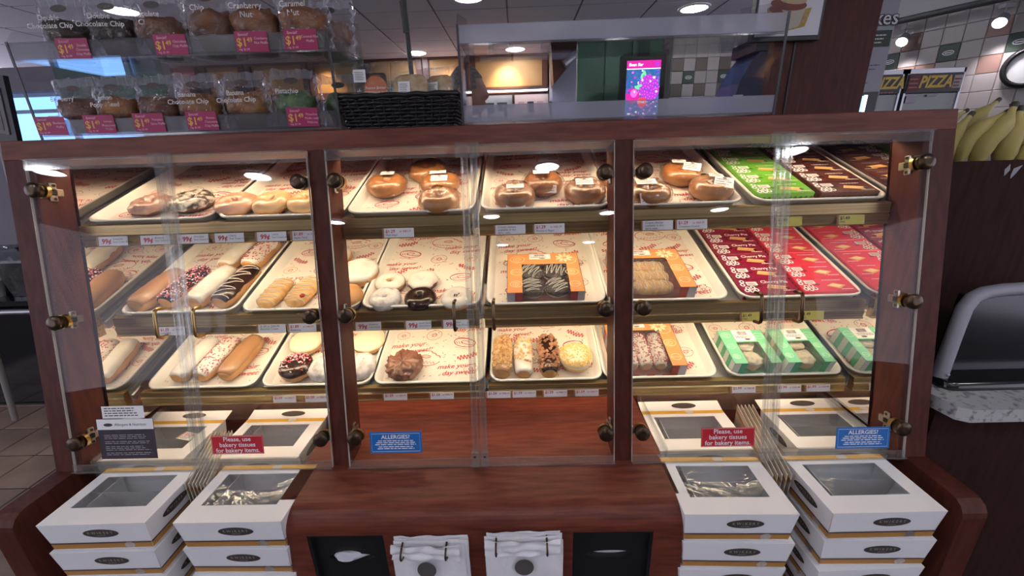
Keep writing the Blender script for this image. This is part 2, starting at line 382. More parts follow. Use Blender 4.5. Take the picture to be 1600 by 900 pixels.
# price rails and shelves: three rows, two halves
ROWZ = (.601, .352, .120); SL = 20.
led_m = emit('warm_led', (1., .79, .52), LED)
halves = ((-.992, -.003), (.012, 1.005))
for row, z in enumerate(ROWZ):
    for h, (x0, x1) in enumerate(halves):
        MS = T(0, .19, z) @ RX(SL)
        sh = cpart('shelf', MB().box(x0 + .01, x1 - .01, .0, .46, -.034, -.026), steel, MS)
        zr = -.004
        # front rail: flat gold face with a ribbed price channel below it
        pr = [(.004, z - .022), (-.006, z - .024), (-.008, z - .040), (-.006, z - .043), (.006, z - .043), (.006, z - .03)]
        M2 = T(0, .19, 0)
        def ext(p): return MB().add([(x, y, q) for x in (x0, x1) for y, q in p], [list(range(len(p))), list(range(len(p), 2 * len(p)))[::-1]] + [(i, len(p) + i, len(p) + (i + 1) % len(p), (i + 1) % len(p)) for i in range(len(p))])
        dz = .012 if row == 2 else 0.
        part('front_rail', ext([(.012, z - .010), (-.004, z - .012), (-.006, z - .036 + dz), (.012, z - .036 + dz)]), gold_rail, sh, M2)
        part('price_rail', ext([(.012, z - .036 + dz), (-.004, z - .037 + dz), (-.008, z - .041 + dz), (-.006, z - .058 + dz), (-.010, z - .061 + dz), (-.008, z - .064 + dz), (.012, z - .064 + dz)]), gold_rail, sh, M2)
        if 1:
            part('led_strip', MB().box(x0 + .03, x1 - .03, .018, .030 if row < 2 else .0195, z - .054 + dz, z - .046 + dz), led_m, sh, M2, label='warm strip lamp under the shelf front')
        for xx in (x0 + .004, x1 - .004):
            part('bracket', MB().box(xx - .006, xx + .006, .02, .46, -.06, -.03).box(xx - .011, xx + .011, .0, .04, -.055, -.03, b=.003), steel, sh, MS)
        part('upright', MB().box(x0 + .02, x0 + .05, .665, .70, -.1, z + .10).box(x1 - .05, x1 - .02, .665, .70, -.1, z + .10), steel, sh, I4)
cpart('added_light_baffle', MB().box(-1.014, 1.014, .300, .308, .737, .765), black_p)  # added to shade the back of the top tier from the header strip
cpart('led_strip', MB().box(-1.0, 1.0, .264, .276, .746, .756), led_m, label='warm strip lamp behind the header')

# doors: two clear leaves to a bay
def hinge(x, s, side):
    mb = MB()
    M = T(x, s, 0)
    mb.lathe([(.0165, .001), (.0165, .009), (.0175, .010), (.0175, .0135), (.016, .0155), (.007, .0165)], 22, 0, M=M)
    mb.lathe([(.017, -.014), (.017, -.005)], 20, 1, M=M)
    d = 1 if side < 0 else -1              # towards the post
    e = -d
    return mb, e
def arm(x, s, e, face):
    # plate and arm on the inner face of the post
    xa = face - e * .0062
    mb = MB(); x0, x1 = sorted((xa, face))
    mb.box(x0, x1, s - .009, s + .009, -.058, -.006, b=.0015).box(x0, x1, s - .022, s + .022, -.044, -.028, b=.002)
    x2, x3 = sorted((xa, xa - e * .0012))
    mb.box(x2, x3, s - .005, s + .005, -.042, -.030, 1)
    for q in (-.016, .016): mb.lathe([(.0035, 0), (.0035, .0012)], 10, 1, M=T(xa - e * .0008, s + q, -.036) @ RY(90))
    mb.box(min(x, xa), max(x, xa) + .002, s - .006, s + .006, -.014, -.006)
    return mb
for bay in (-1, 0, 1):
    c = bay * .7
    for side in (-1, 1):
        x0, x1 = (c - DO, c - .0025) if side < 0 else (c + .0025, c + DO)
        d = cpart('door', MB().box(x0, x1, 0, .765, -.005, 0), acr, MD, label='clear acrylic door leaf')
        for nm, y0, y1 in (('top_strip', .741, .766), ('bottom_strip', -.001, .02)):
            part(nm, MB().box(x0, x1, y0, y1, 0, .004, b=.001).box(x0, x1, y0 if nm[0] == 'b' else y1 - .004, y0 + .004 if nm[0] == 'b' else y1, .004, .009, b=.001), acr_edge, d)
        e0, e1 = (x1 - .016, x1) if side < 0 else (x0, x0 + .016)
        st = MB().box(e0, e0 + .0035, .0, .765, 0, .010, b=.001).box(e1 - .0035, e1, .0, .765, 0, .010, b=.001).box(e0 + .0035, e1 - .0035, .0, .765, 0, .003)
        part('meeting_strip', st, acr_edge, d)
        o0, o1 = (x0, x0 + .0011) if side < 0 else (x1 - .0011, x1)
        part('edge', MB().box(o0, o1, 0, .765, -.0052, .0004), mat('bright_edge', (.45, .43, .40), .25), d)
        kx = c + side * .306 if bay == 0 else (c - .306 if side < 0 else c + .31)
        for s_ in (.696, .384, .078):
            mb, e = hinge(kx, s_, side); part('hinge_knob', mb, [bronze, brass], d)
            part('hinge_arm', arm(kx, s_, side, (side * .328) if bay == 0 else (bay * 1.016 if bay == side else bay * .372)), [nickel, black_p], d)
        hx = c + side * .0455
        part('handle', MB().tube([(hx, .345, 0), (hx, .345, .018), (hx, .348, .025), (hx, .355, .028), (hx, .403, .028), (hx, .410, .025), (hx, .413, .018), (hx, .413, 0)], .0038, 8), brass if bay < 0 else mat('bronze_handle', (.17, .11, .06), .25, 1.), d)
    cpart('top_catch', MB().box(c - .030, c + .024, .738, .770, .004, .012, b=.002), acr_edge if bay else acr_edge, MD)
cpart('bottom_catch', MB().box(-.022, -.001, .004, .045, .006, .022, b=.003).box(.001, .022, .004, .045, .006, .022, b=.003).lathe([(.003, 0), (.003, .003)], 10, 1, M=T(-.012, .034, .0215)).lathe([(.003, 0), (.003, .003)], 10, 1, M=T(.012, .034, .0215)), [acr_edge, black_p], MD)

# clear bins that hold the rear cartons
for s in (-1, 1):
    x0, x1 = sorted((s * .462, s * 1.008))
    b = thing('carton_bin', 'clear acrylic bin around the cartons behind the %s doors' % ('tissue and allergy notice' if s > 0 else 'white card and red notice'), 'bin', T((x0 + x1) / 2, .16, -.03), 'clear carton bins')
    xm = (x0 + x1) / 2
    part('back_wall', MB().box(x0, x1, .272, .277, -.05, .022), acr_edge, b, I4)
    part('front_wall', MB().box(x0, x1, .022, .027, -.05, .012), acr_edge, b, I4)
    part('side_wall', MB().box(x0, x0 + .005, .027, .272, -.05, .016), acr_edge, b, I4)
    part('side_wall', MB().box(x1 - .005, x1, .027, .272, -.05, .016), acr_edge, b, I4)

# ------------------------------------------------------------------ notices on the doors
def notice(name, x0, x1, y0, y1, bg, label, cat, draw, tilt=0):
    w, h = x1 - x0, y1 - y0
    M = MD @ T((x0 + x1) / 2, (y0 + y1) / 2, .0015) @ RZ(tilt)
    o = thing(name, label, cat, M)
    part('sheet', MB().box(-w / 2, w / 2, -h / 2, h / 2, -.0006, .0006), bg, o)
    mb = MB(); draw(mb, w, h); part('lettering', mb, [white_p, ink_dk, ink_red, mat('grey_print', (.45, .43, .46), .6)], o); return o
red_s = mat('red_sign', (.50, .012, .025), .4); blue_s = mat('blue_sign', (.012, .14, .46), .4); plum = mat('plum_card', (.035, .022, .035), .5)
def border(mb, w, h, i, t, z, mi=0):
    mb.ribbon([(-w / 2 + i, -h / 2 + i), (w / 2 - i, -h / 2 + i), (w / 2 - i, h / 2 - i), (-w / 2 + i, h / 2 - i)], t, z, mi, loop=True)
def d_red(mb, w, h):
    border(mb, w, h, .0016, .0007, .0009)
    for k, t in enumerate(('Please, use', 'bakery tissues', 'for bakery items.')): mb.text(t, .0160, 0, .0145 - k * .0145, .0009, bold=.012)
def d_blue(mb, w, h):
    border(mb, w, h, .0045, .0009, .0009)
    mb.text('ALLERGIES?', .0140, 0, .0140, .0009, bold=.02)
    rg = random.Random(3)
    for k, q in enumerate((.82, .9, .96, .8, .86)): mb.lines(-w * .42 * q, w * .42 * q, .0035 - k * .0048 - (.001 if k > 2 else 0), 1, 1, .0022, .0009, 0, rag=.02, rng=rg)
notice('notice', -.668, -.539, .041, .089, red_s, 'red tissue notice on the doors beside the white allergen card', 'sign', d_red)
notice('notice', .538, .666, .037, .085, red_s, 'red tissue notice on the doors above the carton stacks, beside the blue one', 'sign', d_red)
notice('notice', -.272, -.144, .036, .091, blue_s, 'blue allergies notice alone on the middle door above the wooden ledge', 'sign', d_blue)
notice('notice', .861, .988, .026, .080, blue_s, 'blue allergies notice at the corner next to a red tissue notice', 'sign', d_blue)
def d_card(mb, w, h):
    mb.rect(-w / 2, w / 2, h / 2 - .027, h / 2, .0009, 0)
    mb.ell(-w * .30, h / 2 - .0145, .0115, .0042, .0012, 1); mb.text('Allergens & Nutrition', .0092, .014, h / 2 - .0145, .0012, 1)
    rg = random.Random(5)
    for y, n in ((.010, 3), (-.007, 2), (-.020, 3), (-.037, 2)): mb.lines(-w * .40, w * .42, y, n, .0045, .0013, .0009, 3, rag=.2, rng=rg)
card = notice('allergen_card', -.951, -.809, .034, .138, plum, 'dark plum allergen card with a white head taped inside the end door', 'card', d_card)
def d_slip(mb, w, h):
    rg = random.Random(9)
    for k in range(4): mb.lines(-w * .44, w * .4, .009 - k * .0062, 1, 1, .0024, .0009, 1, rag=.3, rng=rg)
notice('paper_slip', -.934, -.829, .140, .171, white_p, 'white paper slip with small print above the plum allergen card', 'note', d_slip)
# ------------------------------------------------------------------ trays with printed liners
TW, TD = .322, .455
TX = [-.826, -.487, -.159, .170, .486, .842]           # tray centres, left to right
TX = [-.822, -.487, -.160, .176, .499, .847]
def tray_frame(row, x=0., v=0.): return T(x, .19, ROWZ[row]) @ RX(SL) @ T(0, v, 0)
tray_me = MB().loft(TW, TD, .034, [(.022, -.024), (.012, -.024), (.004, -.004), (.0, -.003), (.0, .0), (.003, .0015), (.007, .0), (.016, -.019), (.03, -.0205)], n=5).mesh('baking_tray', [tray_m])
ITEM0 = -.0195          # paper surface in the tray frame
def liner_print(seed):
    rg = random.Random(seed); mb = MB(); z = .0007
    def xf(cx, cy, a, s, fx=1): return T(cx, cy, 0) @ RZ(a) @ S(s * fx, s, 1)
    def swirl(M, w=.036):
        mb.ribbon([(.5 * math.cos(t) * (1 + .08 * math.cos(t)), .27 * math.sin(t)) for t in [i * 2 * PI / 26 for i in range(26)]], w, z, 0, M, True)
        mb.ribbon([(.12 + (.06 + .045 * t) * math.cos(t) * 1.2, .04 + (.03 + .022 * t) * math.sin(t)) for t in [i * .42 for i in range(24)]], w, z, 0, M)
        for k in range(4): mb.ribbon([(-.45 + k * .1, -.06 + .03 * k), (-.36 + k * .1, -.16 + .02 * k)], w * .8, z, 0, M)
        mb.text('love our bakery', .10, 0, -.36, z, 0, shear=.3, M=M)
    def bitten(M, w=.026):
        mb.ribbon([(.6 * math.cos(t), .36 * math.sin(t)) for t in [R(75 + i * 10) for i in range(28)]], w, z, 0, M)
        mb.ribbon([(.16, .35), (.22, .27), (.33, .26), (.38, .18), (.5, .16), (.56, .08)], w * 1.4, z, 0, M)
        mb.ribbon([(-.46 + .062 * i, -.17 - .02 * math.sin(i * .2) + (.055 if i % 2 else -.055)) for i in range(15)], w, z, 0, M)
        mb.ribbon([(.02 + .17 * math.cos(t), .08 + .07 * math.sin(t)) for t in [i * 2 * PI / 16 for i in range(16)]], w, z, 0, M, True)
        mb.ribbon([(-.1 + .03 * i, .08 + (.03 if i % 2 else -.03)) for i in range(9)], w * .8, z, 0, M)
    def small(M, w=.042):
        mb.ribbon([(.5 * math.cos(t), .42 * math.sin(t)) for t in [i * 2 * PI / 22 for i in range(22)]], w * .7, z, 0, M, True)
        mb.ribbon([(.16 * math.cos(t), .14 * math.sin(t)) for t in [i * 2 * PI / 14 for i in range(14)]], w, z, 0, M, True)
        mb.ribbon([(-.12, -.1), (0, .1), (.03, -.08), (.14, .1)], w, z, 0, M)
        for k in range(14):
            t = k * 2 * PI / 14 + .2; r = .29 + .08 * (k % 2); mb.ribbon([(r * math.cos(t), r * .84 * math.sin(t)), (r * math.cos(t) + .05 * math.cos(k), r * .84 * math.sin(t) + .05 * math.sin(k))], w * .6, z, 1, M)
    def wig(M, w=.05):
        mb.ribbon([(-.5 + i / 40, .16 * math.sin(i * .95) + .05 * math.sin(i * .2)) for i in range(41)], w, z, 0, M)
    def words(M):
        mb.text('make your', .26, -.06, .14, z, 0, shear=.35, bold=.012, M=M); mb.text('day sweet!', .26, .1, -.14, z, 0, shear=.35, bold=.012, M=M)
    flip = 1 if seed % 2 else 1
    W, D = .27, .40
    lay = [(swirl, -.09, .08, 8, .062), (bitten, .045, .125, 6, .085), (words, -.075, .158, 4, .095), (wig, .10, .05, 30, .055), (small, .118, .108, 0, .044), (small, -.015, -.02, 20, .05),
           (words, .095, .015, 3, .085), (wig, -.105, .03, -25, .055), (swirl, .085, -.055, -14, .07), (words, -.085, -.075, 6, .095), (wig, .02, .052, 28, .06), (small, -.115, -.02, 10, .04),
           (bitten, -.03, -.118, -8, .085), (swirl, -.10, -.158, 6, .058), (wig, .10, -.115, 20, .06), (words, .07, -.165, 4, .09), (small, .115, -.165, 0, .042), (wig, .035, .178, -20, .05)]
    if seed == 2: lay = [(f, -x, -y * .96, a, s) for f, x, y, a, s in lay]
    if seed == 3: lay = [(f, x * .9, ((y + .2 + .13) % .37) - .185, a, s) for f, x, y, a, s in lay]
    for f, x, y, a, s in lay: f(xf(x, y, a, s))
    for k in range(125):
        x, y, a = rg.uniform(-W / 2, W / 2), rg.uniform(-D / 2, D / 2), rg.uniform(0, PI); l = rg.uniform(.002, .0045)
        mb.ribbon([(x - l * math.cos(a), y - l * math.sin(a)), (x + l * math.cos(a), y + l * math.sin(a))], .0016, z * .9, 1 if rg.random() < .75 else 0)
    return mb.mesh('print', [ink_red, ink_dk])
PR = [liner_print(i) for i in (1, 2, 3)]
lm = MB(); gx, gy = 13, 17
lw, ld = TW - .040, TD - .036
vv = []
for j in range(gy + 1):
    for i in range(gx + 1):
        u, v = i / gx - .5, j / gy - .5
        vv.append((u * lw, v * ld, .0))
lm.add(vv, [(j * (gx + 1) + i, j * (gx + 1) + i + 1, (j + 1) * (gx + 1) + i + 1, (j + 1) * (gx + 1) + i) for j in range(gy) for i in range(gx)], 0, True)
lm.box(-lw / 2, lw / 2, -ld / 2, ld / 2, -.0006, -.0001)
liner_me = lm.mesh('tray_liner', [paper_m])
HOLD = [['two dark old-fashioned doughnuts', 'fruit-glazed doughnuts behind the wooden post', 'four wrapped plain bagels', 'three wrapped blueberry bagels', 'wrapped cinnamon bagels', 'green and brown pie cartons'],
        ['six iced long johns', 'drizzled pastries at the wooden post', 'five cake doughnuts', 'the orange carton of chocolate doughnuts', 'the orange carton of drizzled twists', 'cherry and red pie cartons'],
        ['white, sprinkled and caramel long johns', 'round filled doughnuts behind the wooden post', 'a lone apple fritter', 'nut-topped long johns', 'the orange carton of sprinkled eclairs', 'two mint green cartons']]
TIER = ['top', 'middle', 'bottom']
for row in range(3):
    for k, x in enumerate(TX):
        M = tray_frame(row, x, TD / 2)
        tag(part('baking_tray', tray_me, [], None, M), 'off-white plastic tray on the %s tier holding %s' % (TIER[row], HOLD[row][k]), 'tray', 'trays in the case')
        l = tag(part('tray_liner', liner_me, [], None, M @ T(0, 0, ITEM0)), 'cream printed paper under %s, %s tier' % (HOLD[row][k], TIER[row]), 'paper', 'printed tray papers')
        part('print', PR[(row * 2 + k) % 3], [], l)

# ------------------------------------------------------------------ dough, icing and toppings
dough = mat('fried_dough', (.42, .19, .065), .5, var=(.58, .32, .13), vs=14, bump=.2, bs=80, rnd=.12)
dough_dk = mat('chocolate_dough', (.075, .03, .018), .6, var=(.13, .06, .035), vs=20, bump=.3, bs=90)
i_choc = mat('chocolate_icing', (.030, .010, .006), .22, coat=.25)
i_white = mat('white_icing', (.70, .67, .61), .3, var=(.62, .58, .50), vs=25, bump=.15, bs=50, coat=.2)
i_cara = mat('maple_icing', (.34, .165, .075), .34, var=(.40, .21, .10), vs=12, coat=.25)
i_cream = mat('cream_icing', (.72, .64, .47), .45, bump=.2, bs=40)
i_sugar = mat('sugar_crust', (.68, .66, .64), .8, var=(.38, .33, .30), vs=45, bump=1., bs=120, contrast=(.46, .70))
i_pink = mat('cherry_glaze', (.60, .26, .15), .3, var=(.74, .45, .30), vs=18, coat=.3, bump=.4, bs=60)
i_lemon = mat('lemon_glaze', (.62, .36, .15), .3, var=(.78, .55, .30), vs=18, coat=.3, bump=.4, bs=60)
i_dkglz = mat('white_glaze_on_chocolate', (.06, .045, .035), .3, var=(.62, .58, .50), vs=60, contrast=(.42, .58), coat=.3, bump=.5, bs=80)
i_brglz = mat('blueberry_glaze', (.28, .13, .10), .3, var=(.50, .32, .26), vs=40, coat=.3, bump=.5, bs=80)
flaky = mat('flaky_pastry', (.52, .25, .08), .5, var=(.72, .46, .18), vs=30, stretch=(1, 4, 1), bump=.5, bs=90, coat=.2)
nut = mat('chopped_nut', (.50, .27, .10), .6, var=(.72, .50, .24), vs=90)
nut_y = mat('golden_crunch', (.66, .42, .12), .55, var=(.80, .58, .24), vs=90)
choc_bit = mat('toffee_bit', (.22, .085, .04), .45, var=(.46, .24, .13), vs=70)
sp_red = mat('red_sprinkle', (.42, .02, .035), .35); sp_wh = mat('white_sprinkle', (.80, .74, .74), .4); sp_pk = mat('pink_sprinkle', (.70, .20, .28), .4)
jam = mat('cherry_jam', (.45, .02, .02), .15, coat=.5)
def sgn(a): return 1 if a >= 0 else -1
def long_pt(u, t, w, l, h, grow=0., p=3.2, k=0.):
    s = max(0., 1 - abs(u) ** p) ** (1 / p)
    x = (w / 2 + grow) * s ** .8 * sgn(math.cos(t)) * abs(math.cos(t)) ** .75; z = h * .46 + (h * .54 + grow) * s ** .5 * math.sin(t) if math.sin(t) > 0 else h * .46 * (1 - s ** .5 * abs(math.sin(t)) ** .8)
    y = u * (l / 2 + grow)
    d = .0025 * nz((x * 40, y * 40, z * 40), 1, k)
    return (x + d, y, max(0, z + d * .7))
def long_body(w, l, h, k):
    mb = MB(); us = [-.999, -.985, -.95, -.88, -.75, -.5, -.2, .2, .5, .75, .88, .95, .985, .999]
    return mb.rings([[long_pt(u, 2 * PI * i / 20, w, l, h, 0, k=k) for i in range(20)] for u in us], 0)
def long_icing(w, l, h, k, g=.0022, cover=.15, mi=0, ends=.95):
    mb = MB(); us = [-ends, -ends + .04, -.8, -.6, -.35, -.1, .15, .4, .6, .8, ends - .04, ends]; rs = []
    for j, u in enumerate(us):
        a = cover + .28 * nz((u * 3, 1, k), 1.3, k); b = cover + .28 * nz((u * 3, 5, k), 1.3, k + 3); r = []
        gg = g if 0 < j < len(us) - 1 else -.001
        for i in range(13):
            t = a + (PI - a - b) * i / 12; r.append(long_pt(u, t, w, l, h, gg if 0 < i < 12 else -.0012, k=k))
        rs.append(r)
    return mb.rings(rs, mi, closed=False, cap0=False, cap1=False)
def scatter(n, fpt, size, mis, seed, kind='stick', up=.001):
    rg = random.Random(seed); mb = MB()
    for _ in range(n):
        p = fpt(rg)
        if p is None: continue
        M = T(p[0], p[1], p[2] + up) @ RZ(rg.uniform(0, 360)) @ RX(rg.uniform(-25, 25))
        mi = rg.choice(mis)
        if kind == 'stick': mb.box(-size * 1.5, size * 1.5, -size * .5, size * .5, -size * .4, size * .5, mi, M)
        else:
            a = size * rg.uniform(.6, 1.25); v = [(rg.uniform(.7, 1.2) * a * x, rg.uniform(.7, 1.2) * a * y, rg.uniform(.5, .9) * a * z) for x, y, z in ((1, 0, 0), (0, 1, 0), (-1, 0, 0), (0, -1, 0), (0, 0, 1), (0, 0, -1))]
            mb.add(v, [(0, 1, 4), (1, 2, 4), (2, 3, 4), (3, 0, 4), (1, 0, 5), (2, 1, 5), (3, 2, 5), (0, 3, 5)], mi, False, M)
    return mb
def drizzle(w, l, n, topz, r=.0013, tilt=.3, ext=.92, x0=0.):
    pts = []
    for k in range(n * 6 + 1):
        f = k / 6; side = math.cos(PI * f); x = x0 + side * w / 2 * ext; y = -l / 2 * ext + l * ext * (k / (n * 6)) + tilt * x
        pts.append((x, y, topz(x, y)))
    return MB().tube(pts, r, 5)
def on_long(w, l, h, k, g):
    def f(x, y):
        u = max(-.97, min(.97, y / (l / 2))); best = None
        for i in range(25):
            t = PI * i / 24; q = long_pt(u, t, w, l, h, g, k=k)
            if best is None or abs(q[0] - x) < abs(best[0] - x): best = q
        return best[2]
    return f
def long_john(row, x, v, icing, label, ang=0., w=.062, l=.150, h=.042, top=None, seed=0, group='long johns in the case', body=dough, cover=.18, name='long_john', M=None):
    M = M or tray_frame(row, x, v) @ T(0, 0, ITEM0 + .0008) @ RZ(ang)
    o = thing(name, label, 'pastry', M, group); k = seed * 3.1 + .3
    part('dough', long_body(w, l, h, k), body, o)
    if icing: part('icing', long_icing(w, l, h, k, cover=cover), icing, o)
    def pt(rg):
        u = rg.uniform(-.86, .86); t = rg.uniform(.35, PI - .35); return long_pt(u, t, w, l, h, .0022, k=k)
    if top == 'sprinkle': part('sprinkles', scatter(150, pt, .0017, [0, 0, 1], seed), [sp_red, sp_pk], o, kind='stuff')
    if top == 'mixed': part('sprinkles', scatter(330, pt, .0019, [0, 1, 2], seed), [sp_wh, sp_red, sp_pk], o, kind='stuff')
    if top == 'drizzle': part('drizzle', drizzle(w * .9, l, 9, on_long(w, l, h, k, .003), .0014), i_white, o)
    if top == 'finedrizzle': part('drizzle', drizzle(w * .9, l, 16, on_long(w, l, h, k, .0025), .0009), i_white, o)
    if top == 'nuts': part('chopped_nuts', scatter(420, lambda rg: long_pt(rg.uniform(-.72, .93), rg.uniform(.25, PI - .25), w, l, h, .002, k=k), .0042, [0], seed, 'bit'), [nut], o, kind='stuff')
    if top == 'walnut': part('chopped_nuts', scatter(60, lambda rg: long_pt(rg.uniform(-.5, .93), rg.uniform(.6, PI - .6), w, l, h, .003, k=k), .006, [0], seed, 'bit'), [nut], o, kind='stuff')
    if top == 'toffee': part('toffee_bits', scatter(230, lambda rg: long_pt(rg.uniform(-.8, .95), rg.uniform(.3, PI - .3), w, l, h, .003, k=k), .0055, [0], seed, 'bit'), [choc_bit], o, kind='stuff')
    return o
def ring_pt(th, ph, Rr, r, h, grow=0., k=0., lump=.0015, rough=1.):
    a = lump * (nz((math.cos(th) * 2 * rough, math.sin(th) * 2 * rough, math.cos(ph) * 1.4 * rough), 1, k) + .6 * nz((math.cos(th) * 5 * rough, math.sin(th) * 5 * rough, math.sin(ph) * 3 * rough), 1, k + 9))
    rr = r + grow + a; cx = Rr + rr * math.cos(ph); z = h / 2 + (h / 2 + grow + a) * math.sin(ph)
    return (cx * math.cos(th), cx * math.sin(th), max(0, z))
def ring(row, x, v, icing, label, name='ring_doughnut', Rr=.024, r=.019, h=.032, body=dough, k=0., lump=.0012, rough=1., cover=-.05, group='ring doughnuts in the case', top=None, tot=False, n=26, m=14, ang=0.):
    M = tray_frame(row, x, v) @ T(0, 0, ITEM0 + .0008) @ RZ(ang)
    o = thing(name, label, 'doughnut', M, group)
    part('dough', MB().rings([[ring_pt(2 * PI * i / n, 2 * PI * j / m, Rr, r, h, 0, k, lump, rough) for j in range(m)] for i in range(n)], 0, loop=True), body, o)
    if icing:
        rs = []
        for i in range(n):
            th = 2 * PI * i / n; a = cover + .35 * nz((math.cos(th) * 2, math.sin(th) * 2, k), 1.4, k)
            rs.append([ring_pt(th, a + (PI * 1.12 - a) * j / 12, Rr, r, h, .0018 if 0 < j < 12 else -.0012, k, lump, rough) for j in range(13)])
        part('icing', MB().rings(rs, 0, closed=False, loop=True), icing, o)
    if top == 'bits': part('nut_bits', scatter(9, lambda rg: (rg.gauss(0, .006), rg.gauss(0, .006), h * .9), .005, [0], int(k * 10), 'bit'), [nut], o, kind='stuff')
    if top == 'holebits': part('chocolate_bits', scatter(8, lambda rg: (rg.gauss(0, .006), rg.gauss(0, .004), h * .92), .003, [0], int(k * 10), 'bit'), [i_choc], o, kind='stuff')
    return o
def puff_pt(th, q, rad, h, grow=0., k=0., lump=.001, rough=1.):
    # q from -1 (base) to 1 (crown)
    c = math.cos(q * PI / 2) ** .6; z = h * .5 + h * .5 * sgn(q) * abs(math.sin(q * PI / 2)) ** .85
    a = lump * (nz((math.cos(th) * 2.2 * rough * c, math.sin(th) * 2.2 * rough * c, q * 1.5 * rough), 1, k) * 1.3 + .7 * nz((math.cos(th) * 5 * rough * c, math.sin(th) * 5 * rough * c, q * 4 * rough), 1, k + 4))
    rr = (rad + grow) * c + a * 1.2
    return (rr * math.cos(th), rr * math.sin(th), max(0, z + (grow + a) * (1 if q > 0 else 0)))
def puff(row, x, v, icing, label, name='filled_doughnut', rad=.046, h=.042, k=0., lump=.001, rough=1., body=dough, cover=.05, group='round filled doughnuts', top=None, M=None, n=28):
    M = M or tray_frame(row, x, v) @ T(0, 0, ITEM0 + .0008)
    o = thing(name, label, 'doughnut', M, group); qs = [-1 + 2 * i / 16 for i in range(17)]
    qs[0], qs[-1] = -.985, .985
    part('dough', MB().rings([[puff_pt(2 * PI * i / n, q, rad, h, 0, k, lump, rough) for i in range(n)] for q in qs], 0), body, o)
    if icing:
        rs = []
        for j in range(11):
            rr = []
            for i in range(n):
                th = 2 * PI * i / n; q0 = cover + .12 * nz((math.cos(th) * 2, math.sin(th) * 2, 1), 1.2, k); q = q0 + (.985 - q0) * j / 10
                rr.append(puff_pt(th, q, rad, h, .002 if j else -.0012, k, lump, rough))
            rs.append(rr)
        part('icing', MB().rings(rs, 0, cap0=False), icing, o)
    pt = lambda lo: (lambda rg: puff_pt(rg.uniform(0, 2 * PI), 1 - rg.random() ** .5 * (1 - lo), rad, h, .002, k, lump, rough))
    if top == 'mixed': part('sprinkles', scatter(160, lambda rg: puff_pt(rg.gauss(1.7, 1.1), rg.uniform(.4, .97), rad, h, .002, k, lump, rough), .0019, [0, 1, 2], int(k * 10) + 1), [sp_wh, sp_red, sp_pk], o, kind='stuff')
    if top == 'crunch': part('golden_crunch', scatter(430, pt(.3), .0036, [0], 77, 'bit'), [nut_y], o, kind='stuff')
    if top == 'lines':
        def tz(xx, yy):
            d = min(.999, math.hypot(xx, yy) / rad); q = math.acos(min(1, d ** (1 / .6))) / (PI / 2); return puff_pt(math.atan2(yy, xx), q, rad, h, .0026, k, lump, rough)[2]
        part('drizzle', drizzle(rad * 1.5, rad * 1.7, 13 if rad > .04 else 8, tz, .0011 if rad > .04 else .0015, .0, .95), i_white, o)
    return o
def danish(row, x, v, label, k=0., w=.062, l=.105, h=.03, fruit=False, M=None, group='drizzled pastries in the case', ang=0.):
    M = M or tray_frame(row, x, v) @ T(0, 0, ITEM0 + .0008) @ RZ(ang)
    o = thing('drizzled_pastry', label, 'pastry', M, group)
    part('crust', long_body(w, l, h, k), flaky, o)
    part('drizzle', drizzle(w * .95, l, 10, on_long(w, l, h, k, .0012), .0011, .15), i_white, o)
    if fruit: part('jam_spot', MB().lathe([(.002, .0), (.007, .0), (.006, .004), (.001, .005)], 10, M=T(w * .3, -l * .3, h * .86)), jam, o)
    return o
# top tier
ring(0, -.868, .088, i_brglz, 'dark pink-glazed old-fashioned doughnut beside the black and white one', 'old_fashioned_doughnut', .028, .022, .030, dough_dk, 1.3, .005, 1.6, -.3)
ring(0, -.762, .098, i_dkglz, 'black and white glazed old-fashioned doughnut on the top tier', 'old_fashioned_doughnut', .029, .023, .034, dough_dk, 2.2, .005, 1.6, -.3)
ring(0, -.628, .072, i_pink, 'cherry-pink glazed doughnut, first of the fruit-glazed ones', 'old_fashioned_doughnut', .029, .023, .034, dough, 3.7, .004, 1.4, -.4)
ring(0, -.534, .074, i_lemon, 'yellow lemon-glazed doughnut beside the cherry-pink one', 'old_fashioned_doughnut', .028, .023, .034, dough, 4.1, .004, 1.4, -.4)
ring(0, -.440, .074, i_lemon, 'glazed doughnut cut off by the knob at the top of the wooden post', 'old_fashioned_doughnut', .028, .023, .034, dough, 5.5, .004, 1.4, -.4)
ring(0, -.425, .160, i_pink, 'orange-glazed doughnut behind the others at the wooden post', 'old_fashioned_doughnut', .028, .023, .034, dough, 6.5, .004, 1.4, -.4)
# middle tier, long johns
LJ = 'long johns on the middle tier'
long_john(1, -.930, .100, i_cara, 'plain brown maple long john at the end of the middle tier', -10, .070, .165, .046, None, 1, LJ)
long_john(1, -.858, .112, i_choc, 'chocolate long john crusted with white and red sprinkles', -8, .060, .165, .044, 'mixed', 2, LJ)
long_john(1, -.777, .108, i_white, 'white iced long john with fine white drizzle', -8, .064, .165, .046, 'finedrizzle', 3, LJ)
long_john(1, -.703, .106, i_choc, 'chocolate long john with bold white drizzle', -8, .064, .165, .046, 'drizzle', 4, LJ)
long_john(1, -.790, .275, i_white, 'plain white long john behind the drizzled white one', -6, .062, .15, .044, None, 5, LJ)
long_john(1, -.715, .275, i_white, 'white long john with red sprinkles behind the chocolate drizzled one', -6, .066, .15, .046, 'sprinkle', 6, LJ)
danish(1, -.585, .080, 'almond drizzled pastry, first of the two beside the wooden post', 1.1, .064, .115, .03, ang=-8)
danish(1, -.505, .082, 'drizzled pastry with a red jam spot', 2.6, .070, .115, .032, fruit=True, ang=-8)
long_john(1, -.452, .20, i_white, 'white iced long john hidden behind the wooden post', -6, .064, .15, .044, 'finedrizzle', 17, LJ)
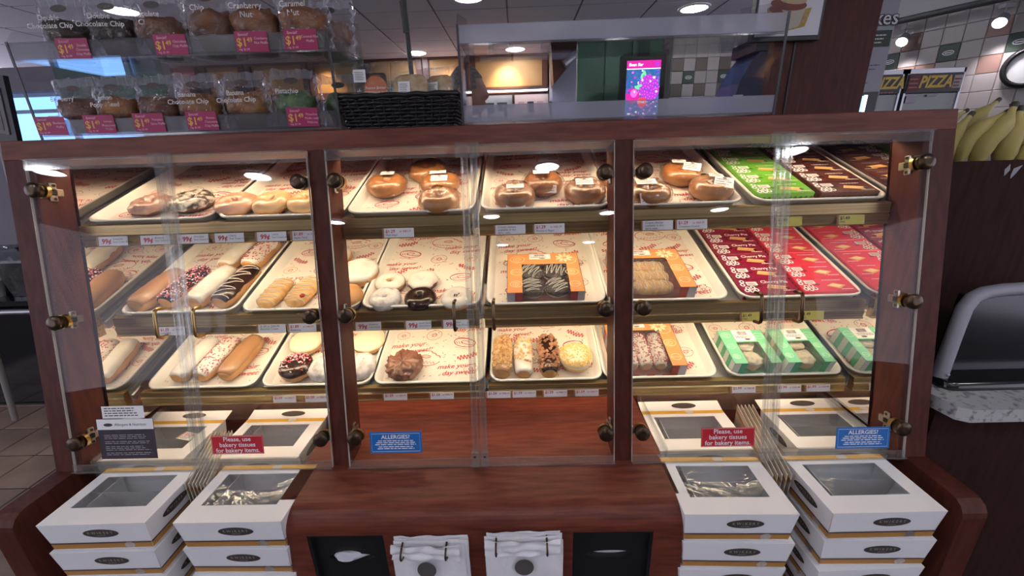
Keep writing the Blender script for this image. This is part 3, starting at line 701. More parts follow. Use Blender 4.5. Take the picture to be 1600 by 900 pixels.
puff(1, -.362, .150, i_white, 'large white doughnut with raised white stripes by the middle post', rad=.055, h=.05, k=3.3, top='lines', group='filled doughnuts on the middle tier')
puff(1, -.368, .045, None, 'plain golden doughnut half hidden by the middle post', rad=.045, h=.042, k=4.9, group='filled doughnuts on the middle tier')
ring(1, -.262, .106, i_white, 'white iced ring doughnut with nut bits in its hole', k=1.9, cover=.1, top='bits', Rr=.023)
ring(1, -.170, .112, i_white, 'chocolate cake doughnut with thick white icing', body=dough_dk, k=2.7, cover=.15, Rr=.023)
ring(1, -.261, .036, i_sugar, 'sugar-coated pale ring doughnut at the tray corner', k=3.1, cover=-.9, lump=.002, Rr=.023)
ring(1, -.164, .034, i_choc, 'glossy all-chocolate ring doughnut', body=dough_dk, k=4.4, cover=-.7, Rr=.023)
ring(1, -.064, .030, i_white, 'white ring doughnut with chocolate bits in its hole, beside the door handle', k=5.2, cover=.0, top='holebits', Rr=.024)
# bottom tier
LB = 'long johns on the bottom tier'
long_john(2, -.893, .110, i_white, 'plain white long john nearest the end wall, bottom tier', -8, .060, .165, .042, None, 7, LB)
long_john(2, -.826, .112, i_white, 'white long john with red sprinkles beside the caramel one', -8, .060, .165, .042, 'sprinkle', 8, LB)
long_john(2, -.752, .112, i_cara, 'smooth caramel brown long john on the bottom tier', -8, .064, .165, .044, None, 9, LB)
puff(2, -.572, .168, i_cream, 'cream iced round doughnut behind the sprinkled chocolate one', k=1.2, rad=.05, h=.040)
puff(2, -.560, .062, i_choc, 'round chocolate doughnut with pink and white sprinkles', k=2.1, rad=.047, h=.046, top='mixed')
puff(2, -.478, .060, i_sugar, 'powdered round doughnut by the wooden post', k=3.4, rad=.044, cover=-.7, lump=.003)
puff(2, -.372, .165, i_cream, 'smooth cream iced round doughnut just past the wooden post', k=4.2, rad=.05, h=.040)
puff(2, -.372, .062, i_sugar, 'white powdered sugar doughnut just past the wooden post', k=5.6, rad=.046, h=.044, cover=-.8, lump=.003, rough=1.4)
fritter_m = mat('fritter_crust', (.17, .068, .042), .38, var=(.30, .135, .085), vs=30, coat=.35, bump=.6, bs=70)
puff(2, -.240, .062, None, 'knobbly brown apple fritter alone on its tray', 'apple_fritter', .052, .046, 7.7, .0055, 2.1, fritter_m, group=None, n=56)
NB = 'nut-topped pastries on the bottom tier'
long_john(2, .050, .088, i_cara, 'long john buried in chopped peanuts', 0, .054, .145, .046, 'nuts', 10, NB)
long_john(2, .112, .085, i_white, 'white long john with walnut pieces', 0, .056, .14, .042, 'walnut', 11, NB, cover=.05)
long_john(2, .186, .086, i_choc, 'chocolate long john under toffee pieces', 0, .056, .145, .046, 'toffee', 12, NB)
puff(2, .266, .076, i_cream, 'round cream doughnut with golden crunch topping', rad=.048, h=.044, k=8.8, top='crunch', cover=.0, group=NB)

# wrapped bagels
bag_m = mat('bagel_crust', (.29, .105, .026), .3, var=(.42, .19, .055), vs=10, coat=.5, rnd=.1)
bag_dk = mat('dark_bagel_crust', (.20, .075, .03), .3, var=(.34, .15, .06), vs=16, coat=.5)
def bagel(x, v, label, m, k, labels, R_=.0305, r=.0225, h=.044, ang=0., M=None, tiltx=0):
    M = tray_frame(0, x, v) @ T(0, 0, ITEM0 + .001) @ RZ(ang)
    o = thing('wrapped_bagel', label, 'bagel', M, 'wrapped bagels on the top tier')
    part('bagel', MB().rings([[ring_pt(2 * PI * i / 26, 2 * PI * j / 14, R_, r, h, 0, k, .0015) for j in range(14)] for i in range(26)], 0, loop=True), m, o)
    part('wrapper', MB().rings([[puff_pt(2 * PI * i / 24, q, R_ + r + .003, h + .004, 0, k, .003, 2.) for i in range(24)] for q in [-.98 + 1.96 * j / 12 for j in range(13)]], 0), clear('bagel_film', (.985, .985, .985), .045, 1., .06, haze=.012, bump=.6, bs=40), o)
    rg = random.Random(int(k * 10))
    for lx, ly, lz, w, d, rx, rz in labels:
        L = T(lx, ly, lz) @ RZ(rz) @ RX(rx)
        p = part('paper_label', MB().box(-w / 2, w / 2, -d / 2, d / 2, 0, .0005), white_p, o, M @ L)
        mb = MB().lines(-w * .42, w * .42, d * .2, 3, d * .22, d * .08, .0008, 0, rng=rg).ell(0, d * .38, w * .12, d * .07, .0008, 0)
        part('small_print', mb, ink_dk, p)
    return o
FL = (.0, -.036, .030, .042, .020, 48, 0); TL_ = (.006, .004, .049, .040, .026, 4, 8)
bagel(-.250, .152, 'wrapped plain bagel apart from the other three plain ones', bag_m, 1.1, [(.008, -.040, .020, .042, .022, 50, 4), (.002, .02, .048, .036, .02, 0, 0)])
bagel(-.152, .240, 'wrapped plain bagel behind its neighbours against the tray back', bag_m, 2.2, [(.006, -.046, .02, .036, .018, 55, 0)])
bagel(-.104, .150, 'wrapped plain bagel in the middle of the plain trio', bag_m, 3.3, [(.004, -.020, .047, .044, .022, 16, 0), (-.004, .016, .049, .044, .018, 0, 4)])
bagel(-.092, .047, 'wrapped plain bagel at the tray front beside the door strip', bag_m, 4.4, [(.0, -.045, .024, .046, .018, 60, 0)])
bagel(.100, .062, 'wrapped blueberry bagel nearest the door strip', bag_dk, 5.5, [(.002, -.044, .024, .048, .026, 55, 6), (.002, .0, .049, .044, .018, 6, 0)])
bagel(.176, .132, 'wrapped blueberry bagel behind the other two', bag_dk, 6.6, [(.016, -.046, .026, .034, .02, 55, -4), (-.004, .012, .049, .042, .018, 4, 0)])
bagel(.282, .075, 'wrapped blueberry bagel at the tray corner by the brass knob', bag_dk, 7.7, [(-.004, .0, .049, .044, .026, 10, 0), (.0, -.046, .012, .036, .012, 60, 0)])
bagel(.440, .052, 'wrapped cinnamon bagel cut off by the wooden post and knob', bag_m, 8.8, [(-.006, -.040, .028, .056, .03, 45, 6), (-.01, .01, .05, .05, .026, 5, 0)])
bagel(.556, .165, 'wrapped cinnamon bagel behind, with a cream paper band', bag_m, 9.9, [(.020, -.012, .047, .044, .040, 8, -24), (-.005, .02, .05, .036, .02, 0, -10)])
bagel(.600, .070, 'wrapped cinnamon bagel at the tray front with a crumpled white bag', bag_m, 11.1, [(.020, -.018, .046, .044, .040, 14, -24), (.016, .022, .047, .034, .018, 0, -14)])
bagel(.382, .135, 'wrapped cinnamon bagel hidden behind the wooden post', bag_m, 12.1, [(.0, -.02, .05, .04, .02, 10, 0)])
# ------------------------------------------------------------------ pie cartons (flat, stacked in columns)
tan_p = mat('printed_pastry', (.70, .40, .14), .5); tan_l = mat('printed_pastry_edge', (.85, .66, .36), .5)
def pie_kind(name, col, label, shape, words, rows, x0, v0, row, w=.150, d=.0605, h=.022):
    m = mat(name + '_card', col, .32, coat=.2); dk = mat(name + '_shade', tuple(c * .35 for c in col), .5)
    mp = MB(); z = h + .0006; rg = random.Random(len(name))
    # white scalloped corner print with dark dots, product picture, name, small print
    for cx, cy in ((-.43, -.30), (-.34, -.33), (-.25, -.27), (-.39, -.14), (-.29, -.09), (-.44, .10), (-.42, .32)):
        mp.ell(w * cx, d * cy, w * .046, d * .115, z, 0, 12); mp.ell(w * cx, d * cy, w * .022, d * .058, z + .0003, 1, 10)
    mp.rect(-w * .36, -w * .16, d * .04, d * .30, z + .0002, 0); mp.lines(-w * .34, -w * .18, d * .20, 3, d * .06, d * .025, z + .0006, 1, rng=rg)
    mp.ell(-w * .15, d * .0, w * .05, d * .06, z + .0003, 1, 12)
    if shape == 'bar':
        mp.poly([(-w * .04, -d * .14), (w * .30, -d * .30), (w * .36, -d * .08), (w * .02, d * .08)], z, 2); mp.ell(w * .33, -d * .19, w * .036, d * .10, z + .0004, 1, 12); mp.poly([(w * .0, d * .04), (w * .30, -d * .10), (w * .35, -d * .07), (w * .03, d * .08)], z + .0004, 3)
    else:
        mp.poly([(w * .0, -d * .10), (w * .20, -d * .32), (w * .36, -d * .08), (w * .15, d * .08)], z, 2); mp.poly([(w * .05, -d * .08), (w * .20, -d * .23), (w * .30, -d * .08), (w * .15, d * .03)], z + .0004, 3)
    if words: mp.text(words, d * .27, w * .17, d * .27, z, 0, bold=.015)
    else: mp.lines(w * .0, w * .36, d * .27, 1, 1, d * .035, z, 0, rag=.1, rng=rg)
    mp.lines(w * .22, w * .46, -d * .36, 1, 1, d * .04, z, 0, rag=.1, rng=rg)
    # printed scallops along the front edge
    for k in range(11): mp.ell(-w * .46 + w * .092 * k, h * .35, w * .034, h * .26, d / 2 + .0006, 1, 10, M=RX(90))
    for k in range(4): mp.ell(-d * .36 + d * .24 * k, h * .45, d * .08, h * .24, w / 2 + .0006, 1, 10, M=RZ(-90) @ RX(90))
    pm = mp.mesh('print', [white_p, dk, tan_p, tan_l])
    cm_ = MB().box(-w / 2, w / 2, -d / 2, d / 2, 0, h, b=.0008).mesh('carton', [m])
    for k in range(rows):
        M = tray_frame(row, x0 + rg.uniform(-.0015, .0015), v0 + (k + .5) * (d + .0006)) @ T(0, 0, ITEM0 + .001) @ RZ(rg.uniform(-.5, .5))
        o = tag(part('pie_carton', cm_, [], None, M), '%s, %s from the front of its column' % (label, ordinal(k)), 'carton', name.replace('_', ' ') + ' column')
        part('print', pm, [], o)
pie_kind('green_pie', (.13, .40, .035), 'bright green pie carton on the top tier', 'bar', None, 5, .772, .030, 0, w=.140)
pie_kind('chocolate_pie', (.085, .02, .018), 'dark brown pie carton on the top tier', 'bar', None, 6, .925, .026, 0, w=.140)
pie_kind('cherry_pie', (.25, .008, .042), 'dark crimson cherry pie carton on the middle tier', 'bar', 'Cherry Pie', 6, .772, .012, 1, w=.144)
pie_kind('strawberry_pie', (.66, .04, .08), 'bright red pie carton on the middle tier', 'square', None, 6, .925, .012, 1, w=.140)

# ------------------------------------------------------------------ windowed pastry cartons
def stripes(mb, w, h, n, mi_a, mi_b, M):
    for k in range(n): mb.rect(-w / 2 + w * k / n, -w / 2 + w * (k + 1) / n, 0, h, .0005, mi_a if k % 2 == 0 else mi_b, M)
def win_carton(row, x, v, w, d, h, name, label, cols, group, win, n_front, label_spot, print_scale=1.):
    """win = (x0, x1, y1): a window that runs from y1 on the lid down over the front."""
    M = tray_frame(row, x, v) @ T(0, 0, ITEM0 + .001)
    lid, sa, sb, line = cols
    o = thing(name, label, 'carton', M, group); x0, x1, y1 = win; f = -d / 2
    body = MB()
    for a, b, c, e in ((-w / 2, x0, f, d / 2), (x1, w / 2, f, d / 2), (x0, x1, y1, d / 2)): body.box(a, b, c, e, h - .0012, h)
    body.box(-w / 2, w / 2, f, d / 2, 0, .001, 1)
    for a, b in ((-w / 2, -w / 2 + .0012), (w / 2 - .0012, w / 2)): body.box(a, b, f, d / 2, 0, h, 1)
    body.box(-w / 2, w / 2, d / 2 - .0012, d / 2, 0, h, 1)
    body.box(-w / 2, x0, f, f + .0012, 0, h, 1).box(x1, w / 2, f, f + .0012, 0, h, 1).box(x0, x1, f, f + .0012, 0, h * .16, 1)
    part('carton', body, [lid, sa], o)
    pm = MB()
    nx = max(1, round((x0 + w / 2) / (w / n_front)))
    for a, b, zt in ((-w / 2, x0, h), (x1, w / 2, h), (x0, x1, h * .16)):
        k = max(2, round((b - a) / (w / n_front)))
        for i in range(k): pm.rect(a + (b - a) * i / k, a + (b - a) * (i + 1) / k, 0, zt, -f + .0005, 0 if (i + (a > 0)) % 2 else 1, RX(90))
    for sgn_ in (-1, 1):
        k = 7
        for i in range(k): pm.rect(-d / 2 + d * i / k, -d / 2 + d * (i + 1) / k, 0, h, w / 2 + .0005, 0 if i % 2 else 1, RZ(-90 if sgn_ < 0 else 90) @ RX(90))
    part('striped_print', pm, [sa, sb], o)
    lp = MB(); z = h + .0005; rg = random.Random(3)
    for k, (cx, cy, s) in enumerate(((-.36, .34, .10), (-.37, .0, .085), (-.38, -.3, .08), (.36, .30, .11), (.38, -.02, .085), (.39, -.32, .07))):
        cx, cy, s = cx * w, cy * d, s * w
        if x0 - s * .1 < cx < x1: continue
        lp.ribbon([(cx + s * math.cos(t), cy + s * .8 * math.sin(t)) for t in [i * 2 * PI / 20 for i in range(20)]], .0014, z, 0, loop=True)
        if k % 2: lp.ribbon([(cx - s * .8 + s * .16 * i, cy + (.2 if i % 2 else -.25) * s) for i in range(11)], .0014, z, 0)
        else: lp.ribbon([(cx + s * (.12 + .05 * t) * math.cos(t), cy + s * (.1 + .045 * t) * math.sin(t)) for t in [i * .5 for i in range(24)]], .0014, z, 0)
    if name[0] == 'o':
        for k in range(9):
            a = k * 2 * PI / 9; lp.ell(w * .30 + .017 * math.cos(a), d * .36 + .013 * math.sin(a), .009, .004, z + .0003, 0, 10, rot=a)
    part('line_print', lp, line, o)
    lx, ly, lw, ll = label_spot
    lb = part('paper_label', MB().box(lx - lw / 2, lx + lw / 2, ly - ll / 2, ly + ll / 2, h, h + .0007), white_p, o)
    q = MB(); zz = h + .001; bx = lx - lw * .26
    while bx < lx + lw * .22:
        ww = rg.choice((.0006, .001, .0015)); q.rect(bx, bx + ww, ly + ll * .05, ly + ll * .38, zz); bx += ww + rg.choice((.0007, .0012))
    q.lines(lx - lw * .44, lx + lw * .44, ly - ll * .1, 2, ll * .13, ll * .05, zz, rng=rg).ell(lx + lw * .1, ly - ll * .36, lw * .15, ll * .07, zz)
    part('label_print', q, ink_dk, lb)
    fm = MB().box(x0, x1, f + .0004, y1, h - .0009, h - .0006).box(x0, x1, f + .0003, f + .0006, h * .16, h - .0009)
    part('window', fm, film, o)
    return o, M
o_lid = mat('orange_card', (.74, .28, .10), .45); o_red = mat('brick_stripe', (.34, .06, .05), .5); o_gr = mat('grey_stripe', (.40, .38, .42), .5); o_line = mat('peach_line', (.92, .68, .48), .5)
oc = (o_lid, o_red, o_gr, o_line)
G1 = 'orange windowed cartons'
_, M = win_carton(1, .176, .106, .205, .182, .043, 'orange_pastry_carton', 'orange carton of chocolate doughnuts with white drizzle on the middle tier', oc, G1, (-.062, .066, .038), 10, (-.008, .074, .062, .026))
for k, (px, py) in enumerate(((-.036, -.045), (.034, -.045), (-.036, .025), (.034, .025))):
    puff(0, 0, 0, i_choc, 'chocolate doughnut with white drizzle in the orange carton, %s' % ('front, by the door strip', 'front, by the knob', 'back, by the door strip', 'back, by the knob')[k], rad=.034, h=.034, k=20 + k, top='lines', cover=-.1, M=M @ T(px, py, .0015) @ RZ(15 + 20 * k), group='chocolate doughnuts in the orange carton')
_, M = win_carton(1, .470, .112, .205, .182, .043, 'orange_pastry_carton', 'orange carton of golden drizzled twists on the middle tier', oc, G1, (-.07, .060, .048), 10, (-.010, .074, .062, .026))
for k in range(3): danish(0, 0, 0, 'golden drizzled twist in the orange carton, %s row' % ('front', 'middle', 'back')[k], 8 + k, .046, .118, .030, M=M @ T(-.005, -.056 + .044 * k, .0015) @ RZ(90), group='twists in the orange carton')
_, M = win_carton(2, .470, .112, .205, .182, .043, 'orange_pastry_carton', 'orange carton of sprinkled white eclairs on the bottom tier', oc, G1, (-.07, .060, .052), 10, (-.010, .076, .062, .026))
for k in range(3): long_john(0, 0, 0, i_white, 'white sprinkled eclair in the orange carton, %s' % ('beside the post', 'middle one', 'beside the carton flap')[k], 0, .042, .13, .034, 'sprinkle', 30 + k, 'eclairs in the orange carton', M=M @ T(-.047 + .044 * k, -.012, .0015) @ RZ(3 - 3 * k))
gc = (mat('mint_card', (.17, .52, .31), .45), mat('mint_stripe', (.10, .40, .22), .5), mat('pale_stripe', (.62, .66, .62), .5), mat('mint_line', (.50, .78, .60), .5))
cream_pie = mat('whoopie_cake', (.58, .36, .14), .6, var=(.74, .54, .28), vs=25, bump=.3)
for k, x in enumerate((.764, .911)):
    _, M = win_carton(2, x, .082, .130, .130, .050, 'mint_pastry_carton', 'mint green striped carton %s' % ('beside the door strip on the bottom tier' if k == 0 else 'next to the mirror wall on the bottom tier'), gc, 'mint green cartons', (-.028, .036, .016), 6, (.004, .042, .058, .044))
    for j in range(2):
        puff(0, 0, 0, i_cream, 'cream-filled cake in the mint carton %s, %s' % ('beside the door strip' if k == 0 else 'next to the mirror', 'front' if j == 0 else 'behind'), 'filled_cake', .028, .034, 40 + k * 3 + j, .003, 1.3, cream_pie, .3, 'cakes in the mint cartons', M=M @ T(.004, -.030 + .056 * j, .0015))

# ------------------------------------------------------------------ price tickets on the rails
tick_p = mat('ticket_paper', (.72, .72, .76), .5); tick_y = mat('yellow_ticket', (.62, .52, .10), .5); tick_b = mat('ticket_end', (.35, .17, .08), .5)
def ticket(row, x, price, sub, label, w=.074, kind='w', two=None):
    z = ROWZ[row] - .050 + (.012 if row == 2 else 0)
    M = T(x, .1805, z) @ FRONT @ RX(-14)
    h = .023 if row < 2 else .019
    o = thing('price_ticket', label, 'price tag', M, 'price tickets on the %s rail' % TIER[row])
    part('card', MB().box(-w / 2, w / 2, -h / 2, h / 2, 0, .0012).box(-w / 2 - .004, -w / 2, -h / 2, h / 2, -.001, .003, 1), [tick_y if kind == 'y' else tick_p, tick_b], o)
    mb = MB(); rg = random.Random(int(x * 1000) + row)
    if price == '99¢':
        mb.text(price, .0165, -w * .22, -.001, .0016, 0, bold=.03)
        for k, t in enumerate(sub): mb.text(t, .0062, w * .01, .0048 - k * .0072, .0016, 1, 'LEFT')
    elif price is None:
        for k, t in enumerate(sub): mb.text(t, .0076, -w * .42, .0062 - k * .0068, .0016, 1, 'LEFT')
    else:
        mb.text(price, .0105, -w * .45, .0038, .0016, 1 if kind == 'y' else 0, 'LEFT', bold=.02)
        if two: mb.text(two, .0066, w * .02, .0034, .0016, 1 if kind == 'y' else 0, 'LEFT', bold=.01)
        for k, t in enumerate(sub): mb.text(t, .0068, -w * .44, -.0052 - k * .0055, .0016, 1, 'LEFT')
    part('lettering', mb, [ink_red, ink_dk], o)
p = '99¢'
for x, a, b in ((-.91, 'Cinnamon', 'end bracket'), (-.803, 'Blueberry', 'blueberry'), (-.704, 'Chocolate', 'chocolate'), (-.614, 'Cherry', 'cherry'), (-.507, 'Lemon', 'lemon')):
    ticket(0, x, p, (a, 'Sour Cream Donut'), '99 cent %s doughnut ticket on the top rail' % a.lower())
ticket(0, -.418, '$1.89', ('Apple Twist',), 'white 1.89 ticket on the top rail beside the wooden post', two='or 3/$4')
ticket(0, -.188, '$1.29', ('Plain Bagel',), 'white 1.29 plain bagel ticket alone on the top rail', two='or 3/$3.19')
ticket(0, .088, None, ('Cream cheese', 'available in the', 'dairy case.'), 'cream cheese ticket below the blueberry bagels')
ticket(0, .184, '$1.29', ('Blueberry Bagel',), 'white 1.29 blueberry bagel ticket', two='or 3/$3.19')
ticket(0, .448, None, ('Cream cheese', 'available in the', 'dairy case.'), 'cream cheese ticket below the cinnamon bagels')
ticket(0, .531, '$1.29', ('Cinnamon Crunch',), 'white 1.29 cinnamon bagel ticket', two='or 3/$3.19')
ticket(0, .765, '$1.49', ('PIES',), 'yellow ticket behind the door strip under the green cartons', kind='y', w=.062)
ticket(0, .914, '$1.49', ('PIES',), 'yellow ticket under the dark brown pie cartons', kind='y', w=.062)
ticket(1, -.834, '$1.59', ('Long John',), 'white 1.59 ticket on the middle rail beside a door handle', two='or 3/$4.19', w=.07)
ticket(1, -.561, None, ('$1.89 or 3/$4.99', 'Bavarian Cream'), 'bavarian cream ticket on the middle rail')
ticket(1, -.478, '$1.89', ('Raspberry',), 'white 1.89 ticket on the middle rail next to a brass knob', two='or 3/$4.99')
for x, a in ((-.300, 'Blueberry'), (-.165, "Devil's Food"), (-.065, 'Sour')): ticket(1, x, p, (a, 'Cake Donut'), "99 cent %s cake doughnut ticket on the middle rail" % a.lower(), w=.068)
ticket(1, .712, '$1.49', ('PIES',), 'yellow ticket under the crimson cherry cartons', kind='y', w=.05)
ticket(1, .869, '$1.49', ('PIES',), 'yellow ticket under the bright red cartons', kind='y', w=.062)
for x, q in ((-.573, 'under the sprinkled chocolate doughnut'), (-.481, 'beside the wooden post'), (-.254, 'under the apple fritter'), (-.121, 'under the bare tray paper'), (.040, 'under the peanut long john'), (.112, 'under the walnut long john'), (.200, 'under the toffee long john'), (.288, 'under the golden crunch doughnut'),
             (.725, 'under the mint carton by the door strip'), (.850, 'between the two mint cartons'), (.930, 'by the mirror end')):
    ticket(2, x, '$1.99' if x > .6 else '$1.59', ('',), 'white ticket on the bottom rail %s' % q, two='or 2/$3.48' if x > .6 else 'or 3/$4.19', w=.066)
# ------------------------------------------------------------------ clear racks on top of the case
TOPZ = .7905
def rack(name, label, x0, x1, y0, y1, z2, up_in=0.):
    M = T((x0 + x1) / 2, (y0 + y1) / 2, TOPZ); o = thing(name, label, 'rack', M)
    for s, x in ((0, x0), (1, x1 - .004)):
        part('side_panel', MB().add([(x + dx, y, z) for dx in (0, .004) for y, z in ((y0, TOPZ + .002), (y1, TOPZ + .002), (y1, z2 + .10), (y0 + .02, z2 + .06), (y0, z2 + .035))], [(4, 3, 2, 1, 0), (5, 6, 7, 8, 9)] + [(i, (i + 1) % 5, 5 + (i + 1) % 5, 5 + i) for i in range(5)]), clear('rack_acrylic', (.95, .95, .96), .05, .9, .03), o, I4)
        part('panel_edge', MB().box(x - .0006, x + .0046, y0 - .002, y0, TOPZ + .002, z2 + .035), mat('dark_edge', (.05, .05, .06), .3), o, I4)
    for z in (TOPZ + .012, z2):
        part('tier', MB().box(x0 + .004, x1 - .004, y0 + .012, y1, z, z + .004), MATS['rack_acrylic'], o, I4)
        part('front_lip', MB().box(x0 + .004 + (up_in if z == z2 else 0), x1 - .004, y0, y0 + .004, z - .002, z + .034, b=.001), acr_lip_dk if name[0] == 'm' else acr_lip, o, I4)
        part('lip_edge', MB().box(x0 + .004 + (up_in if z == z2 else 0), x1 - .004, y0 - .001, y0 + .005, z - .006, z - .002), acr_edge, o, I4)
    return o
rack('muffin_rack', 'clear two-tier rack full of wrapped muffins on the case top', -1.022, -.300, .205, .42, .964, .0)
rack('empty_rack', 'empty clear two-tier rack on the case top', -.016, .702, .205, .42, .964)
# ------------------------------------------------------------------ wrapped muffins
cup_m = mat('paper_cup', (.16, .10, .06), .6)
def muffin(x, z, y, label, crown, words, k, s=1., extra=None, tilt=0.):
    M = T(x, y, z) @ RZ(tilt); o = thing('wrapped_muffin', label, 'muffin', M, 'wrapped muffins in the clear rack')
    crn = mat(crown[0], crown[1], .55, var=crown[2], vs=26, bump=.5, bs=60)
    part('muffin_cup', MB().lathe([(.031 * s, .001), (.040 * s, .044 * s)], 18), cup_m, o)
    part('muffin_crown', MB().rings([[puff_pt(2 * PI * i / 22, q, .051 * s, .062 * s, 0, k, .006, 1.3) for i in range(22)] for q in [-.5 + 1.48 * j / 10 for j in range(11)]], 0), crn, o, M @ T(0, 0, .030 * s))
    # cellophane bag, pleated at the seams with flared ends
    rs = []; n = 26
    for j in range(12):
        t = j / 11; zz = .001 + t * .142 * s; rr = .0565 * s * (1 - .10 * t) if t < .72 else .053 * s; fl = 1. if t < .55 else 1 - (t - .55) * 2.0
        r = []
        for i in range(n):
            a = 2 * PI * i / n; c, sn = math.cos(a), math.sin(a); wob = .0045 * nz((c * 3, sn * 3, t * 5), 1, k) * (1 + 1.2 * t)
            r.append(((rr + wob + (.006 if t > .75 else 0)) * c * (1.10 if t > .6 else 1), (rr * max(.10, fl) + wob) * sn, zz + .006 * nz((c * 4, sn, 7), 1, k) * t))
        rs.append(r)
    part('bag', MB().rings(rs, 0), wrap, o)
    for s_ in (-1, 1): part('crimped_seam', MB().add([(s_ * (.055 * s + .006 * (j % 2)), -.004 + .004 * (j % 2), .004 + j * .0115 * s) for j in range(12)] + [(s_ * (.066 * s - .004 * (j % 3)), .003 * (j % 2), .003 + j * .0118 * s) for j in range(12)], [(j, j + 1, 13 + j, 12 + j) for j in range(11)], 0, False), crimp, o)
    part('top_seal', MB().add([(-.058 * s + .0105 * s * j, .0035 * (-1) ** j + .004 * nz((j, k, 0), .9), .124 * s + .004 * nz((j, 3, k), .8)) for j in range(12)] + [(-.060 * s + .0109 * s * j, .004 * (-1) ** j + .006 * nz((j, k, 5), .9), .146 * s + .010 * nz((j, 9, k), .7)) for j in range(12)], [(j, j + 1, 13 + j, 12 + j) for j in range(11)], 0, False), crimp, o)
    mb = MB(); fy = -.0590 * s
    for i, t in enumerate(words): mb.text(t, .0170 * s, 0, .088 * s - i * .0175 * s, 0, 0, bold=.008, M=T(0, fy, 0) @ RX(84))
    part('lettering', mb, mat('pale_lettering', (.62, .60, .60), .5), o)
    part('oval_badge', MB().ell(.0, .118 * s, .020 * s, .0085 * s, 0, 0, 16, T(0, fy * .45, 0) @ RX(84)), mat('brown_badge', (.075, .045, .04), .5), o)
    if extra == 'sticker':
        part('white_sticker', MB().box(-.014, .014, .0, .034, 0, .0006, M=T(-.036, fy * .9, .008) @ RX(86)), white_p, o)
    return o
CH = ('chocolate_muffin', (.022, .012, .010), (.05, .028, .022)); CC = ('chip_muffin', (.11, .038, .016), (.20, .08, .035)); NT = ('nut_muffin', (.16, .055, .018), (.30, .12, .04))
BA = ('banana_muffin', (.16, .05, .012), (.36, .16, .04)); PI_ = ('pistachio_muffin', (.05, .11, .04), (.13, .20, .08)); PK = ('pumpkin_muffin', (.085, .03, .018), (.17, .06, .03))
U, L_ = .9685, .8070
up = [(-.935, CH, ('Double', 'Chocolate Chip'), 'dark double chocolate muffin at the end of the upper tier'), (-.825, CH, ('Double', 'Chocolate Chip'), 'second dark chocolate muffin on the upper tier'), (-.718, CC, ('Chocolate', 'Chip'), 'brown chocolate chip muffin between the dark one and the dome-shaped one'),
      (-.590, CC, ('Chip',), 'dome-shaped chip muffin in the middle of the upper tier'), (-.487, NT, ('Cranberry', 'Nut'), 'cranberry nut muffin on the upper tier'), (-.378, NT, ('Caramel', 'Nut'), 'tall orange caramel nut muffin on the upper tier')]
lo = [(-.965, PK, ('Blueberry',), 'blueberry muffin with a white sticker on the lower tier', 'sticker'), (-.868, BA, ('Lemon', 'Poppy Seed'), 'lemon poppy seed muffin on the lower tier', None), (-.765, PK, ('',), 'reddish pumpkin muffin on the lower tier', None),
      (-.668, BA, ('Banana', 'Chocolate Chip'), 'banana chocolate chip muffin beside the pumpkin one', None), (-.550, BA, ('Banana', 'Chocolate Chip'), 'banana chocolate chip muffin beside the green one', None), (-.430, PI_, ('Pistachio',), 'green pistachio muffin on the lower tier', None)]
for i, (x, c, w, lab) in enumerate(up): muffin(x, U, .275, 'wrapped ' + lab, c, w, 3.3 + i * 1.7, 1.0 if i > 2 else .92, tilt=(-6 + 5 * i) % 9)
for i, (x, c, w, lab, e) in enumerate(lo): muffin(x, L_, .275, 'wrapped ' + lab, c, w, 13.3 + i * 1.7, .88, e, tilt=(4 * i) % 7 - 3)
muffin(-.728, L_, .365, 'wrapped pumpkin muffin in the back row of the lower tier', PK, ('',), 31., .88)
muffin(-.612, L_, .365, 'wrapped muffin in the back row behind the banana ones', CC, ('',), 33., .88)
muffin(-.342, U, .345, 'wrapped nut muffin at the rack end, upper tier', NT, ('',), 37., .88)
muffin(-.345, L_, .345, 'wrapped pistachio muffin at the rack end beside the basket', PI_, ('',), 39., .86)
# magenta price cards on the lips
mag = mat('magenta_card', (.36, .012, .10), .45); gold_t = mat('gold_lettering', (.75, .42, .08), .5)
def mcard(x, z, name, label, w=.072, h=.040):
    M = T(x, .2035, z) @ FRONT @ RZ(-1.5); o = thing('price_card', label, 'price tag', M, 'magenta muffin price cards')
    part('card', MB().box(-w / 2, w / 2, -h / 2, h / 2, 0, .001), mag, o)
    mb = MB().text('Special!', .0078, -w * .24, h * .34, .0014, 1, shear=.3).text('$1', .023, -w * .30, -.002, .0014, 0, bold=.02).text('49', .0125, -w * .05, .003, .0014, 0, bold=.02).text('reg. $1.99', .006, -w * .26, -h * .38, .0014, 1)
    for k, t in enumerate(name): mb.text(t, .0072, w * .30, .006 - k * .0085, .0014, 1)
    part('lettering', mb, [gold_t, mat('pink_lettering', (.75, .50, .55), .5)], o)
for x, nm in ((-.873, ('Double', 'Chocolate', 'Chip Muffin')), (-.652, ('Chocolate', 'Chip Muffin')), (-.470, ('Cranberry', 'Nut Muffin')), (-.361, ('Caramel Nut', 'Muffin'))): mcard(x, .981, nm, 'magenta 1.49 card for the %s on the upper lip' % ' '.join(nm).lower())
for x, nm in ((-.986, ('Blueberry', 'Muffin')), (-.869, ('Lemon', 'Poppyseed', 'Muffin')), (-.751, ('Pumpkin', 'Spice Muffin')), (-.625, ('Banana', 'Chocolate', 'Chip Muffin')), (-.387, ('Pistachio', 'Muffin with', 'Walnuts'))): mcard(x, .824, nm, 'magenta 1.49 card for the %s on the lower lip' % ' '.join(nm).lower())

